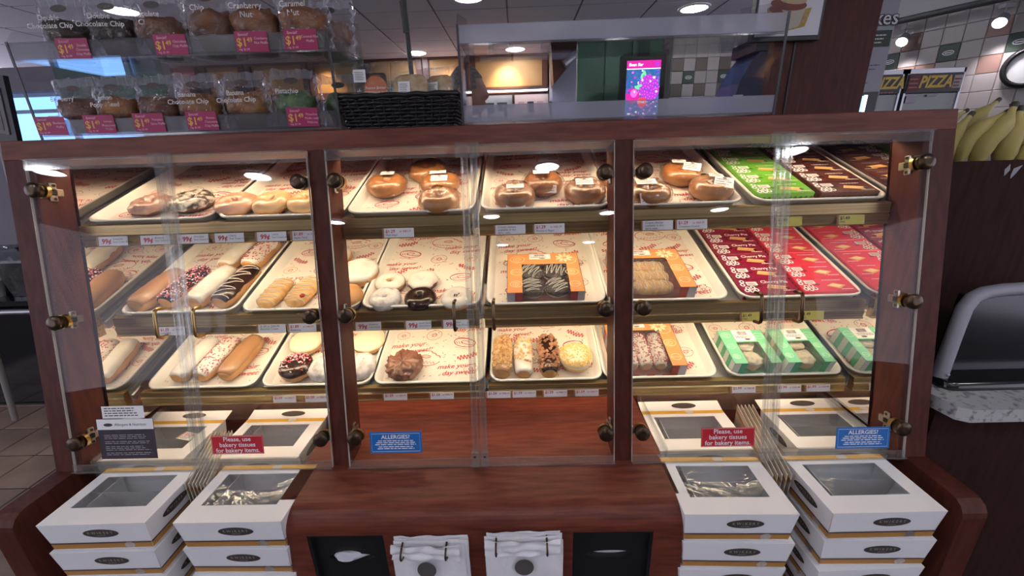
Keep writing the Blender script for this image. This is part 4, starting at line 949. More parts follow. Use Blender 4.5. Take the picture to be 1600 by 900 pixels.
# ------------------------------------------------------------------ woven basket of bagged treats
wk = mat('black_wicker', (.010, .009, .010), .38, bump=.2)
bk = thing('wicker_basket', 'black woven basket of bagged treats on the case top', 'basket', T(-.165, .31, TOPZ))
def bper(t, z):     # t 0..4 around the flared basket
    f = z / .072; wx, wy = .122 + .018 * f, .085 + .015 * f; k = int(t) % 4; u = t - int(t)
    c = [(-wx, -wy), (wx, -wy), (wx, wy), (-wx, wy)]; a, b = c[k], c[(k + 1) % 4]
    return (a[0] + (b[0] - a[0]) * u, a[1] + (b[1] - a[1]) * u, z)
for r in range(9):
    z = .006 + r * .0076; pts = []
    for i in range(112):
        t = i * 4 / 112; x, y, _ = bper(t, z); o = (.0028 if (i // 2 + r) % 2 else -.0028); k = int(t) % 4
        d = ((0, -1), (1, 0), (0, 1), (-1, 0))[k]; pts.append((x + d[0] * o, y + d[1] * o, z))
    part('woven_strand', MB().tube(pts, .0040, 6, loop=True), wk, bk)
sk = MB()
for i in range(56): 
    t = i * 4 / 56 + .01; sk.tube([bper(t, .002), bper(t, .036), bper(t, .072)], .0024, 5)
part('stakes', sk, wk, bk)
part('rim', MB().tube([tuple(Vector(bper(i * 4 / 48, .074)) + Vector((0, 0, .0015 * math.sin(i * 2.6)))) for i in range(48)], .0062, 8, loop=True), wk, bk)
part('base', MB().box(-.121, .121, -.084, .084, 0, .004), wk, bk)
def treat(x, y, rz, label, fill, w=.085, h=.118, disc=False, lean=-8):
    M = T(x, y, TOPZ + .03) @ RZ(rz) @ RX(lean); o = thing('bagged_treat', label, 'snack', M, 'bagged treats in the basket')
    if disc:
        part('treat', MB().box(-w * .42, w * .42, -.009, .009, .012, h * .86, b=.003), fill, o)
        part('round_sticker', MB().prism([(.027 * math.cos(t), .045 + .027 * math.sin(t)) for t in [i * 2 * PI / 24 for i in range(24)]], 0, .0006, M=T(.012, -.0098, .022) @ RX(90)), mat('orange_sticker', (.55, .12, .02), .5), o)
        part('sticker_print', MB().text('Peanut Butter', .0085, .012, .045, .011, 0).text('BROWNIE BAR', .0085, .012, .034, .011, 0), white_p, o, M @ T(0, 0, .022) @ RX(90))
    else:
        part('treat', MB().rings([[long_pt(u, 2 * PI * i / 16, .064, w * .86, .026, 0, 4, x * 40) for i in range(16)] for u in (-.99, -.9, -.6, -.2, .2, .6, .9, .99)], 0), fill, o, M @ T(0, -.013, .066) @ Matrix(((0, 1, 0, 0), (0, 0, 1, 0), (1, 0, 0, 0), (0, 0, 0, 1))))
    rs = []
    for j in range(9):
        t = j / 8; d = .016 * (1 - max(0, t - .6) * 2.2) if t < .98 else .001; r = []
        for i in range(24):
            a = 2 * PI * i / 24; c, s_ = math.cos(a), math.sin(a); wob = .004 * nz((c * 3, s_ * 3, t * 4 + x * 30), 1.2, x * 9)
            r.append((math.copysign(abs(c) ** .5, c) * w / 2 + wob * .6, math.copysign(abs(s_) ** .7, s_) * max(.002, d) + wob * (1 - t * .3), .004 + t * h + (.012 * nz((c * 2, 1, x * 20), 1, 3) if j == 8 else 0)))
        rs.append(r)
    part('bag', MB().rings(rs, 0), wrap, o)
    l = part('paper_label', MB().box(-.014, .014, 0, .028, .0172, .0178, M=T(-.022 if disc else -.012, 0, .078 if disc else .050) @ RX(90)), white_p, o)
    part('label_print', MB().lines(-.011, .011, .021, 5, .004, .0013, .0182, 0, M=T(-.022 if disc else -.012, 0, .078 if disc else .050) @ RX(90)), ink_dk, l)
rice = mat('marshmallow_treat', (.62, .50, .32), .5, var=(.42, .24, .09), vs=40, bump=.7, bs=90)
brn = mat('brownie', (.035, .02, .014), .6, var=(.06, .035, .025), vs=30, bump=.3)
treat(-.238, .262, 4, 'dark brownie in a bag with an orange round sticker', brn, disc=True)
treat(-.145, .268, -3, 'pale marshmallow treat with a white label, centre of the basket', rice, .095, .124)
treat(-.080, .290, -18, 'bagged pale treat at the basket end by the empty rack', rice, .075, .112)
treat(-.105, .340, -8, 'bagged treat standing behind the pale marshmallow one', rice, .085, .120)
treat(-.205, .345, 6, 'bagged treat at the back of the basket behind the brownie', rice, .085, .112)
# ------------------------------------------------------------------ white doughnut cartons in the wells
carton_w = mat('white_carton', (.86, .85, .88), .5, var=(.83, .82, .85), vs=6); carton_o = mat('orange_band', (.50, .24, .06), .5); carton_d = mat('dark_band', (.10, .06, .07), .5)
inner_m = mat('carton_inside', (.60, .60, .62), .7); emb_m = mat('dark_oval', (.065, .05, .05), .45)
BW, BD, BH = .236, .168, .078
def carton_proto():
    o = thing('doughnut_carton', 'x', 'carton', I4, 'white doughnut cartons')
    w, d, h = BW / 2, BD / 2, BH; t = .0012
    body = MB()
    # lid: frame round the window
    wx0, wx1, wy0, wy1 = -w * .76, w * .70, -d * .46, d * .66
    for a, b, c, e in ((-w, w, -d, wy0), (-w, w, wy1, d), (-w, wx0, wy0, wy1), (wx1, w, wy0, wy1)): body.box(a, b, c, e, h - t, h)
    # walls taper inwards to the base
    q = .93
    def wall(p0, p1):
        (x0, y0), (x1, y1) = p0, p1; nx, ny = (y1 - y0), -(x1 - x0); L = math.hypot(nx, ny); nx, ny = -nx / L * t, -ny / L * t
        v = [(x0, y0, h), (x1, y1, h), (x1 * q, y1 * q, 0), (x0 * q, y0 * q, 0)]; u = [(a + nx, b + ny, c) for a, b, c in v]
        body.add(v + u, [(3, 2, 1, 0), (4, 5, 6, 7), (0, 1, 5, 4), (1, 2, 6, 5), (2, 3, 7, 6), (3, 0, 4, 7)])
    for p0, p1 in (((-w, -d), (w, -d)), ((w, -d), (w, d)), ((w, d), (-w, d)), ((-w, d), (-w, -d))): wall(p0, p1)
    body.box(-w * q, w * q, -d * q, d * q, 0, t)
    part('carton', body, carton_w, o)
    part('inside_flap', MB().box(-w * .9, w * .9, d * .35, d * .353, t, h * .8, M=RX(12)).box(-w * .62, -w * .60, -d * .8, d * .8, t, h * .85), inner_m, o)
    part('window', MB().box(wx0 - .003, wx1 + .003, wy0 - .003, wy1 + .003, h - t - .0006, h - t - .0001), film, o)
    def on(side, pts):  # pts (u, z) on a wall -> xyz slightly proud
        out = []
        for u, z in pts:
            k = q + (1 - q) * z / h
            if side == 'f': out.append((u * k, -d * k - .0007, z))
            if side == 'l': out.append((-w * k - .0007, -u * k, z))
            if side == 'r': out.append((w * k + .0007, u * k, z))
        return out
    band, seal = MB(), MB()
    for s_, half in (('f', w), ('l', d), ('r', d)):
        for mi, z0, z1 in ((0, .004, .018), (1, .0183, .0225)):
            band.add(on(s_, [(-half, z0), (half, z0), (half, z1), (-half, z1)]), [(0, 1, 2, 3)], mi)
        em, let = MB(), MB()
        ew, eh = (.040, .0125) if s_ == 'f' else (.040, .0115)
        cu = .012 if s_ == 'f' else (-.004 if s_ == 'r' else .004)
        em.add(on(s_, [(cu + ew * math.cos(2 * PI * i / 28), .050 + eh * math.sin(2 * PI * i / 28)) for i in range(28)]), [list(range(28))])
        vs, fs = text_geo('K W I K E R Y', 'CENTER', 0, .012)
        def lay(p):
            z = .052 + p[1] * .0105; k = q + (1 - q) * z / h; u = cu + p[0] * .0095
            return (u * k, -d * k - .0016, z) if s_ == 'f' else (-w * k - .0016, -u * k, z) if s_ == 'l' else (w * k + .0016, u * k, z)
        let.add([lay(p) for p in vs], fs)
        for yy in (-.6,): let.add([lay((a, b, 0)) for a, b in ((-1, -.82), (1, -.82), (1, -.72), (-1, -.72))], [(0, 1, 2, 3)])
        e_ = part('oval_emblem', em, emb_m, o); part('lettering', let, mat('warm_grey_print', (.42, .38, .33), .5), e_)
        sc = .55 * half
        seal.add(on(s_, [(sc + .012 * math.cos(2 * PI * i / 20), .012 + .009 * math.sin(2 * PI * i / 20)) for i in range(20)]), [list(range(20))])
    # the band carries over the rear edge of the lid
    band.rect(-w, w, d - .016, d - .001, h + .0005, 2); seal.ell(.02, d - .008, .012, .007, h + .001, 0, 20)
    part('bands', band, [carton_o, carton_d, mat('yellow_band', (.78, .44, .06), .5)], o)
    sl = part('round_seal', seal, mat('seal_white', (.66, .64, .66), .5), o)
    return o
proto = carton_proto(); first = True
def put_carton(x, y, z, rz, label):
    global first
    M = T(x, y, z) @ RZ(rz)
    if first:
        proto.matrix_basis = M; WM[proto.name] = M; proto['label'] = label; first = False; return proto
    return dup(proto, M, label)
STK = [(-.833, 'beside the wing panel below the plum card', 1.0), (-.533, 'against the ledge below the red notice', 0.), (.560, 'against the ledge below the other red notice', -1.), (.862, 'beside the wing panel below the blue notice', .5)]
rg = random.Random(4); LV = ['top', 'second', 'third', 'fourth']
for x, lab, rz in STK:
    for k in range(4):
        put_carton(x + (0 if k == 0 else rg.uniform(-.008, .010)), -.072 + (0 if k == 0 else rg.uniform(.0, .006)), -BH - k * (BH + .0035), rz + (0 if k == 0 else rg.uniform(-1.5, 1.5)), '%s white carton of the front stack %s' % (LV[k], lab))
for x, lab in ((-.905, 'behind the plum card'), (-.600, 'behind the red notice beside the ledge'), (.572, 'behind the door under the mint cartons'), (.920, 'behind the blue notice at the corner')):
    for k in range(4):
        c_ = put_carton(x, .125 if k == 0 else .121, -BH - .004 - k * (BH + .0035), 0, '%s white carton in the clear bin %s' % (LV[k], lab))
        if k == 0:
            Mr = WM[c_.name] @ T(0, BD / 2 - .001, BH) @ RX(14)
            part('rear_flap', MB().box(-BW / 2, BW / 2, 0, .036, -.0006, .0006), carton_w, c_, Mr)
            part('oval_emblem', MB().ell(.012, .018, .036, .0105, .0012, 0, 28), emb_m, c_, Mr)
single('price_sticker', MB().box(-.024, .024, -.015, .015, 0, .0006).rect(-.022, -.018, -.014, .014, .0009, 1).text('$1.29', .014, .002, .004, .0009, 2, bold=.02).lines(-.015, .02, -.006, 2, .005, .002, .0009, 3), [white_p, carton_o, ink_red, ink_dk], 'small white price sticker on a carton window behind the plum card', 'label', T(-.845, .135, -.003) @ RZ(-14))
# flat cartons stood on edge between the stacks
card_m = mat('folded_board', (.58, .52, .46), .7, var=(.64, .58, .50), vs=5)
def flat_cartons(x0, n, step, turn, lean, yb, where):
    me = None
    for k in range(n):
        mb = MB().box(-.0008, .0008, -.062, yb, -.16, .0)
        if me is None: me = mb.box(-.001, .001, -.062, yb, -.024, -.016, 1).mesh('flat_carton', [card_m, carton_o])
        tag(part('flat_carton', me, [], None, T(x0 + step * k, .01, .002 - .0006 * (k % 3)) @ RZ(turn) @ RY(lean)), '%s folded carton on edge in the row %s' % (ordinal(k), where), 'carton', 'flat cartons ' + where)
flat_cartons(-.730, 7, .0090, 20, 0, .15, 'between the stacks below the plum card')
flat_cartons(.697, 5, .0110, -12, 0, .22, 'between the stacks near the corner notice')

# ------------------------------------------------------------------ tissue dispensers and carrier bags on the ledge face
tis = mat('tissue', (.66, .68, .74), .6, bump=.3, bs=40)
for k, (x0, x1) in enumerate(((-.377, -.207), (.209, .383))):
    xc, w = (x0 + x1) / 2, x1 - x0
    o = thing('tissue_dispenser', 'black inset tissue dispenser %s' % ('with a blue-tinted tissue pulled out' if k == 0 else 'with only a slot of tissue showing'), 'dispenser', T(xc, -.13, -.215), 'tissue dispensers')
    fr = MB(); n = 40; out = []; inn = []
    for i in range(n):
        a = 2 * PI * i / n; c, s_ = math.cos(a), math.sin(a)
        m = max(abs(c) / (w / 2 - .001), abs(s_) / .078); out.append((c / m, s_ / m)); inn.append((.052 * c, .011 * s_))
    zc = -.135
    fr.rings([[(xc + x, -.128, zc + z) for x, z in out], [(xc + x, -.132, zc + z) for x, z in out], [(xc + x, -.1325, zc + z) for x, z in inn], [(xc + x, -.118, zc + z) for x, z in inn]], 0, smooth=False, cap0=False, cap1=False)
    part('face_plate', fr, black_p, o, I4)
    part('surround', MB().box(x0 + .0005, x0 + .006, -.143, -.128, -.213, -.058).box(x1 - .006, x1 - .0005, -.143, -.128, -.213, -.058).box(x0 + .006, x1 - .006, -.143, -.128, -.063, -.058).box(x0 + .006, x1 - .006, -.143, -.128, -.213, -.208), black_p, o, I4)
    rs = [[(xc + (.052 * (1 - .2 * j)) * math.cos(2 * PI * i / 20) - .004 * j, -.120 - .0065 * j + .003 * nz((i, j, k * 5), .7), zc + (.0125 + .001 * j) * math.sin(2 * PI * i / 20) + (.003 * j if k == 0 else 0)) for i in range(20)] for j in range(4 if k == 0 else 1)]
    if k == 0: part('tissue', MB().rings(rs, 0), tis, o, I4)
    else: part('tissue', MB().ell(xc, zc, .05, .0105, .121, 0, 24, M=RX(90)), tis, o, I4)
bagp = clear('carrier_film', (.86, .85, .88), .10, .8, .2, haze=.62, hazecol=(.72, .70, .75), bump=.5, bs=40)
bagp = mat('white_carrier_film', (.86, .84, .88), .28, bump=.7, bs=30, bdist=.004, coat=.2)
grip = mat('grip_print', (.10, .085, .085), .5)
for k, (x0, x1, zt) in enumerate(((-.188, -.016, -.056), (.016, .186, -.047))):
    o = thing('carrier_bag_pack', 'pad of white plastic carrier bags on two rings, beside the %s' % ('pulled-out blue-tinted tissue' if k == 0 else 'plain tissue slot'), 'bags', T((x0 + x1) / 2, -.15, zt), 'carrier bag pads')
    rgb = random.Random(k + 11)
    def sheet(dy, xa, xb, za, zb, seed, nx=22, nzv=18, amp=.0038):
        v = []
        for j in range(nzv + 1):
            for i in range(nx + 1):
                u, t = i / nx, j / nzv; x = xa + (xb - xa) * u; z = za + (zb - za) * t
                e = .0025 * nz((u * 6, seed, t), 1.5) if j in (0, nzv) else 0
                v.append((x + (.0015 * nz((t * 6, seed, 3), 1.2) if i in (0, nx) else 0), -.146 - dy - amp * (.5 + nz((u * 4.5, t * 3.5, seed), 1.2)) , z + e))
        n1 = len(v); mbs = MB(); F = [(j * (nx + 1) + i, (j + 1) * (nx + 1) + i, (j + 1) * (nx + 1) + i + 1, j * (nx + 1) + i + 1) for j in range(nzv) for i in range(nx)]
        mbs.add(v, F, 0, True); mbs.add([(x, y + .0006, z) for x, y, z in v], [f[::-1] for f in F], 0, True); return mbs
    for j in range(4):
        part('bag_sheet', sheet(.001 + .0028 * j, x0 + rgb.uniform(0, .01) * (j < 3), x1 - rgb.uniform(0, .008) * (j < 3) - (.012 if k == 0 and j == 3 else 0), -.36, zt - .003 * j - (.004 if j == 3 else 0), k * 7 + j + .5), bagp, o, I4)
    part('folded_header', sheet(.0145, x0 + .001, x1 - (.022 if k == 0 else .006), zt - .050, zt - .010, k * 5 + 9.5, 24, 8, .008), bagp, o, I4)
    for hx in (x0 + .026, x1 - .050 if k == 0 else x1 - .035):
        part('ring', MB().tube([(hx, -.146 - .034 * math.sin(R(a)), zt - .028 + .018 * math.cos(R(a))) for a in range(0, 181, 15)], .0022, 8), bronze, o, I4)
    xc = (x0 + x1) / 2 - (.012 if k == 0 else 0)
    part('grip_oval', MB().ell(xc, -.137 if k == 0 else -.132, .021, .024, .1645, 0, 24, M=RX(90)), grip, o, I4)
# ------------------------------------------------------------------ right-hand side: granite counter, chrome-framed rack, banana bin
gran = mat('speckled_granite', (.50, .49, .50), .3, var=(.16, .15, .16), vs=70, contrast=(.52, .68), coat=.3)
gp = [(1.113, .10), (1.128, .012), (1.150, -.002), (2.3, -.002), (2.3, .62), (1.113, .62)]
cn = thing('side_counter', 'speckled grey granite counter on a dark wood cabinet beside the case', 'counter', T(1.5, .3, FZ))
part('granite_top', MB().prism(gp, .098, .132), gran, cn, I4)
part('cabinet', MB().box(1.125, 2.28, .05, .62, FZ, .098), wood_dk, cn, I4)
dk = mat('smoked_panel', (.008, .008, .012), .12, coat=.3)
ap = thing('countertop_dispenser', 'black countertop unit with a grey tubular arch frame on the granite', 'appliance', T(1.32, .12, .132))
gt = mat('grey_tube', (.30, .29, .33), .35)
part('base', MB().loft(.42, .17, .03, [(0, .133), (0, .150), (.006, .154)], M=T(1.37, .16, 0)), black_sh, ap, I4)
arch = [(1.178, .115, .150), (1.186, .122, .20), (1.205, .137, .28), (1.220, .148, .325), (1.238, .153, .350), (1.265, .156, .362), (1.31, .157, .368), (1.42, .157, .372), (1.52, .157, .368), (1.55, .15, .35), (1.57, .14, .30), (1.59, .115, .150)]
part('frame', MB().tube(arch, .0165, 12), gt, ap, I4)
part('panel', MB().add([(1.20, .14, .15), (1.575, .14, .15), (1.55, .165, .352), (1.235, .165, .352)] + [(1.20, .16, .15), (1.575, .16, .15), (1.55, .185, .352), (1.235, .185, .352)], [(0, 1, 2, 3), (7, 6, 5, 4), (0, 4, 5, 1), (1, 5, 6, 2), (2, 6, 7, 3), (3, 7, 4, 0)]), dk, ap, I4)
for p in ((1.180, .099, .165), (1.197, .117, .235)): part('screw', MB().lathe([(.004, 0), (.004, .002), (.001, .003)], 12, M=T(*p) @ RX(90)), steel, ap, I4)
bin_ = thing('banana_bin', 'dark wood bin of bananas behind the case end', 'bin', T(1.5, .5, FZ))
part('front_board', MB().box(1.16, 2.2, .28, .30, .134, .672), wood_dk, bin_, I4)
part('side_board', MB().box(1.16, 1.18, .30, .62, .134, .672), wood_dk, bin_, I4)
part('shelf', MB().box(1.18, 2.2, .30, .62, .60, .62), wood_dk, bin_, I4)
part('scrap_tape', MB().add([(1.352, .2785, .650), (1.362, .2785, .664), (1.366, .2785, .648), (1.356, .2785, .634)], [(3, 2, 1, 0)]).add([(1.372, .2785, .636), (1.374, .2785, .652), (1.394, .2785, .660), (1.384, .2785, .640), (1.374, .2785, .626)], [(4, 3, 2, 1, 0)]), mat('grey_tape', (.3, .3, .34), .5), bin_, I4)
ban_m = mat('banana_peel', (.44, .35, .10), .5, var=(.58, .48, .18), vs=7, rnd=.15); ban_t = mat('banana_tip', (.06, .05, .03), .7)
def banana(path, y, rad, label):
    P = [Vector((x, y - .012 * math.sin(PI * i / (len(path) - 1)), z)) for i, (x, z) in enumerate(path)]
    def cr(t):
        n = len(P) - 1; i = min(n - 1, int(t * n)); u = t * n - i; p0, p1, p2, p3 = P[max(0, i - 1)], P[i], P[i + 1], P[min(n, i + 2)]
        return .5 * ((2 * p1) + (p2 - p0) * u + (2 * p0 - 5 * p1 + 4 * p2 - p3) * u * u + (3 * p1 - p0 - 3 * p2 + p3) * u ** 3)
    b = P[0]; M = T(*b); o = thing('banana', label, 'banana', M, 'bananas in the dark bin'); n = 15; pts = [cr(i / (n - 1)) - b for i in range(n)]
    rs = [rad * (.35 + .65 * min(1, (i / (n - 1)) * 5)) if i / (n - 1) < .62 else rad * (1 - .68 * min(1, (i / (n - 1) - .62) / .26)) for i in range(n)]
    part('peel', MB().tube(pts, rs, 8), ban_m, o)
    d = (pts[-1] - pts[-2]).normalized()
    part('stem', MB().tube([pts[-1], pts[-1] + d * .014], rad * .34, 7), ban_t, o); part('tip', MB().tube([pts[0], pts[0] - Vector((0, 0, .004))], rad * .3, 6), ban_t, o)
banana([(1.262, .645), (1.252, .70), (1.262, .745), (1.295, .782)], .350, .020, 'banana half hidden by the case corner')
banana([(1.282, .645), (1.276, .712), (1.294, .746), (1.325, .768), (1.360, .786)], .330, .0175, 'long slim banana arching up beside the case')
banana([(1.312, .645), (1.314, .712), (1.333, .746), (1.352, .772), (1.366, .798)], .318, .0225, 'fat pale banana facing front beside the slim one')
banana([(1.385, .645), (1.372, .712), (1.377, .750), (1.386, .788)], .320, .0235, 'broad banana in the middle of the bunch')
banana([(1.440, .66), (1.418, .734), (1.410, .771), (1.402, .800)], .345, .024, 'upright pale banana at the frame edge')
banana([(1.420, .645), (1.424, .690), (1.445, .720), (1.475, .735)], .312, .020, 'yellow spotted banana lying low at the frame edge')
banana([(1.235, .70), (1.250, .758), (1.278, .780), (1.312, .795)], .385, .016, 'back banana with a dark cut stem by the case')
banana([(1.315, .70), (1.338, .770), (1.366, .795), (1.400, .818)], .395, .017, 'back banana running up to the crown of the bunch')
# ------------------------------------------------------------------ wood column with a framed food picture
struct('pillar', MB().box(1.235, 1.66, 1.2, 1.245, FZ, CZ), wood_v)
struct('trim_1', MB().box(1.318, 1.326, 1.196, 1.2, FZ, 1.16), black_p)
fr = thing('framed_picture', 'black-framed food photograph hung on the wooden column', 'picture', T(1.26, 1.19, 1.3))
part('frame', MB().box(1.115, 1.40, 1.165, 1.198, 1.142, 1.56), black_p, fr, I4)
part('photo', MB().box(1.125, 1.387, 1.160, 1.165, 1.158, 1.545), mat('photo_white', (.72, .71, .76), .5), fr, I4)
ph = MB(); Mf = T(0, 1.1595, 0) @ RX(90)
ph.poly([(1.168, 1.210), (1.232, 1.172), (1.245, 1.245), (1.160, 1.262)], .001, 0, Mf).poly([(1.232, 1.172), (1.325, 1.190), (1.342, 1.258), (1.245, 1.245)], .001, 0, Mf)
ph.poly([(1.250, 1.180), (1.300, 1.192), (1.318, 1.262), (1.240, 1.248)], .0014, 1, Mf); ph.ell(1.245, 1.272, .075, .022, .0018, 2, 24, Mf, -.1); ph.ell(1.262, 1.286, .055, .014, .0022, 3, 20, Mf, -.1)
ph.ribbon([(1.235 + .006 * i, 1.292 + (.004 if i % 2 else -.004)) for i in range(12)], .003, .0026, 4, Mf); ph.ell(1.195, 1.253, .03, .012, .0024, 2, 18, Mf, -.3)
part('hot_dog_print', ph, [mat('wicker_print', (.55, .38, .12), .6, var=(.42, .27, .07), vs=60), mat('paper_print', (.50, .45, .36), .6), mat('sausage_print', (.22, .05, .03), .5), mat('bun_print', (.55, .40, .26), .6), ink_red], fr, I4)
# tall white shelf sign and cooler
sg = thing('shelf_sign', 'tall white sign panel ending in the letters kes beside the column', 'sign', T(2.15, 1.8, .5))
part('panel', MB().box(2.02, 2.215, 1.8, 1.82, .5, 1.46), mat('sign_grey', (.40, .40, .45), .5), sg, I4)
part('header', MB().box(2.02, 2.205, 1.796, 1.8, 1.225, 1.305), mat('sign_green', (.02, .05, .03), .5), sg, I4)
lt = MB(); Ms = T(0, 1.794, 0) @ RX(90); 
for ch, cx in (('a', 2.062), ('k', 2.112), ('e', 2.160), ('s', 2.204)): part('letter', MB().text(ch, .10, cx, 1.362, .0, 0, bold=.05, M=Ms).text(ch, .10, cx, 1.362, .001, 1, bold=.01, M=Ms), [mat('black_ink', (.01, .01, .012), .5), white_p], sg, I4)
lt.lines(2.07, 2.18, 1.278, 3, .018, .006, 0, 1, Ms); lt.lines(2.05, 2.19, 1.13, 2, .02, .004, 0, 0, Ms); lt.lines(2.05, 2.15, 1.04, 1, .02, .004, 0, 0, Ms)
part('lettering', lt, [mat('black_ink', (.01, .01, .012), .5), white_p], sg, I4)
cl = thing('lit_cooler', 'small lit cooler glimpsed below the white sign panel', 'cooler', T(2.05, 1.75, .4))
part('cabinet', MB().box(1.96, 2.13, 1.70, 1.79, FZ, .985), black_p, cl, I4)
part('lit_panel', MB().box(1.98, 2.055, 1.694, 1.70, .6, .965), emit('cooler_glow', (.35, .55, 1.), 1.1), cl, I4)
part('lamp_tube', MB().box(2.055, 2.068, 1.692, 1.70, .6, .968), emit('tube_glow', (.85, .92, 1.), 4.), cl, I4)
# ------------------------------------------------------------------ tiled walls
tl = {k: mat('wall_tile_' + k, c, .35, rnd=.06, coat=.2) for k, c in dict(pale=(.40, .36, .36), brown=(.14, .11, .095), rose=(.28, .17, .14), green=(.045, .07, .05)).items()}
tg = {k: MB().box(-.053, .053, -.006, .004, -.053, .053, b=.003).mesh('tile', [m]) for k, m in tl.items()}
logo = MB().ribbon([(.028 * math.cos(t), .013 * math.sin(t)) for t in [i * 2 * PI / 20 for i in range(20)]], .005, .0075, 0, RX(90), True).rect(-.018, .018, -.003, .003, .0075, 0, RX(90)).mesh('oval_logo', [white_p])
def tiled(wall, o, dirx, n, m, kind):
    for i in range(n):
        for j in range(m):
            kd = kind(i, j); X = Matrix(((dirx[0], -dirx[1], 0, 0), (dirx[1], dirx[0], 0, 0), (0, 0, 1, 0), (0, 0, 0, 1)))
            M = T(o[0] + dirx[0] * .1075 * (i + .5), o[1] + dirx[1] * .1075 * (i + .5), o[2] + .1075 * (j + .5)) @ X
            t = part('tile', tg[kd], [], wall, M)
            if kd == 'green': part('oval_logo', logo, [], t)
w2 = struct('wall_tiled', MB().box(1.55, 2.6, 3.408, 3.5, FZ, 1.80), mat('grout_wall', (.26, .25, .25), .8))
tiled(w2, (1.555, 3.402, .74), (1, 0), 8, 10, lambda i, j: 'green' if j == 5 and i % 3 == 1 else ('brown' if j in (4, 6) and i % 2 == 0 or j == 6 and i % 2 == 0 or j == 9 and i % 2 == 1 else 'pale'))
A, B = Vector((2.55, 3.38)), Vector((3.75, 1.30)); dv = (B - A).normalized(); nn = Vector((-dv.y, dv.x))
w3 = struct('wall_right', MB().add([(p.x, p.y, z) for z in (FZ, CZ) for p in (A, B, B + nn * .1, A + nn * .1)], [(3, 2, 1, 0), (4, 5, 6, 7), (0, 1, 5, 4), (1, 2, 6, 5), (2, 3, 7, 6), (3, 0, 4, 7)]), mat('soffit_paint', (.38, .38, .39), .7))
def k3(i, j):
    if j == 4 and i % 6 in (1, 4): return 'green'
    if j in (3, 5) and (i % 6 in (0, 2) if j == 5 else i % 6 in (0, 2, 3)): return 'rose'
    return 'pale'
tiled(w3, (A.x - nn.x * .008, A.y - nn.y * .008, .80), (dv.x, dv.y), 19, 7, k3)
tk = thing('light_track', 'dark ceiling track carrying the spot lamps along the tiled wall', 'track', T(A.x, A.y, 1.6))
q0, q1 = A + dv * .2 - nn * .10, A + dv * 2.2 - nn * .10
part('rail', MB().tube([(q0.x, q0.y, 1.535), (q1.x, q1.y, 1.535)], .022, 6), mat('track_dark', (.06, .06, .07), .5), tk, I4)
for k, (t, zz) in enumerate(((.90, 1.50), (1.37, 1.505))):
    p = A + dv * t - nn * .10
    o = thing('spot_lamp', 'small track spot lamp %s' % ('above the pizza cases' if k == 0 else 'nearest the frame corner, lighting the tiles'), 'lamp', T(p.x, p.y, zz), 'track spot lamps')
    part('arm', MB().tube([(0, 0, -.02), (0, 0, -.06), (-.02, -.01, -.09)], .007, 6).box(-.03, .03, -.02, .02, -.03, -.008), steel, o)
    hd = WM[o.name] @ T(-.02, -.01, -.10) @ RZ(math.degrees(math.atan2(nn.y, nn.x)) - 90) @ RX(-50) @ RZ(0)
    part('head', MB().lathe([(.018, .05), (.032, .03), (.036, -.02), (.034, -.022)], 18, cap1=False), steel, o, hd)
    part('bulb', MB().lathe([(.031, -.016), (.026, -.020), (.008, -.024)], 18), emit('spot_glow', (1., .95, 1.), 20.), o, hd)
    ld = bpy.data.lights.new('spot_beam', 'SPOT'); ld.energy = 7; ld.spot_size = R(85); ld.spot_blend = .8; ld.color = (1, .93, .97); ld.shadow_soft_size = .03
    lo_ = bpy.data.objects.new('spot_beam', ld); COL.objects.link(lo_); lo_.parent = o
    tgt = A + dv * (t + .05) + nn * 0; v = Vector((tgt.x - p.x, tgt.y - p.y, -.42)); lo_.matrix_basis = T(-.02, -.01, -.135) @ v.to_track_quat('-Z', 'Y').to_matrix().to_4x4()
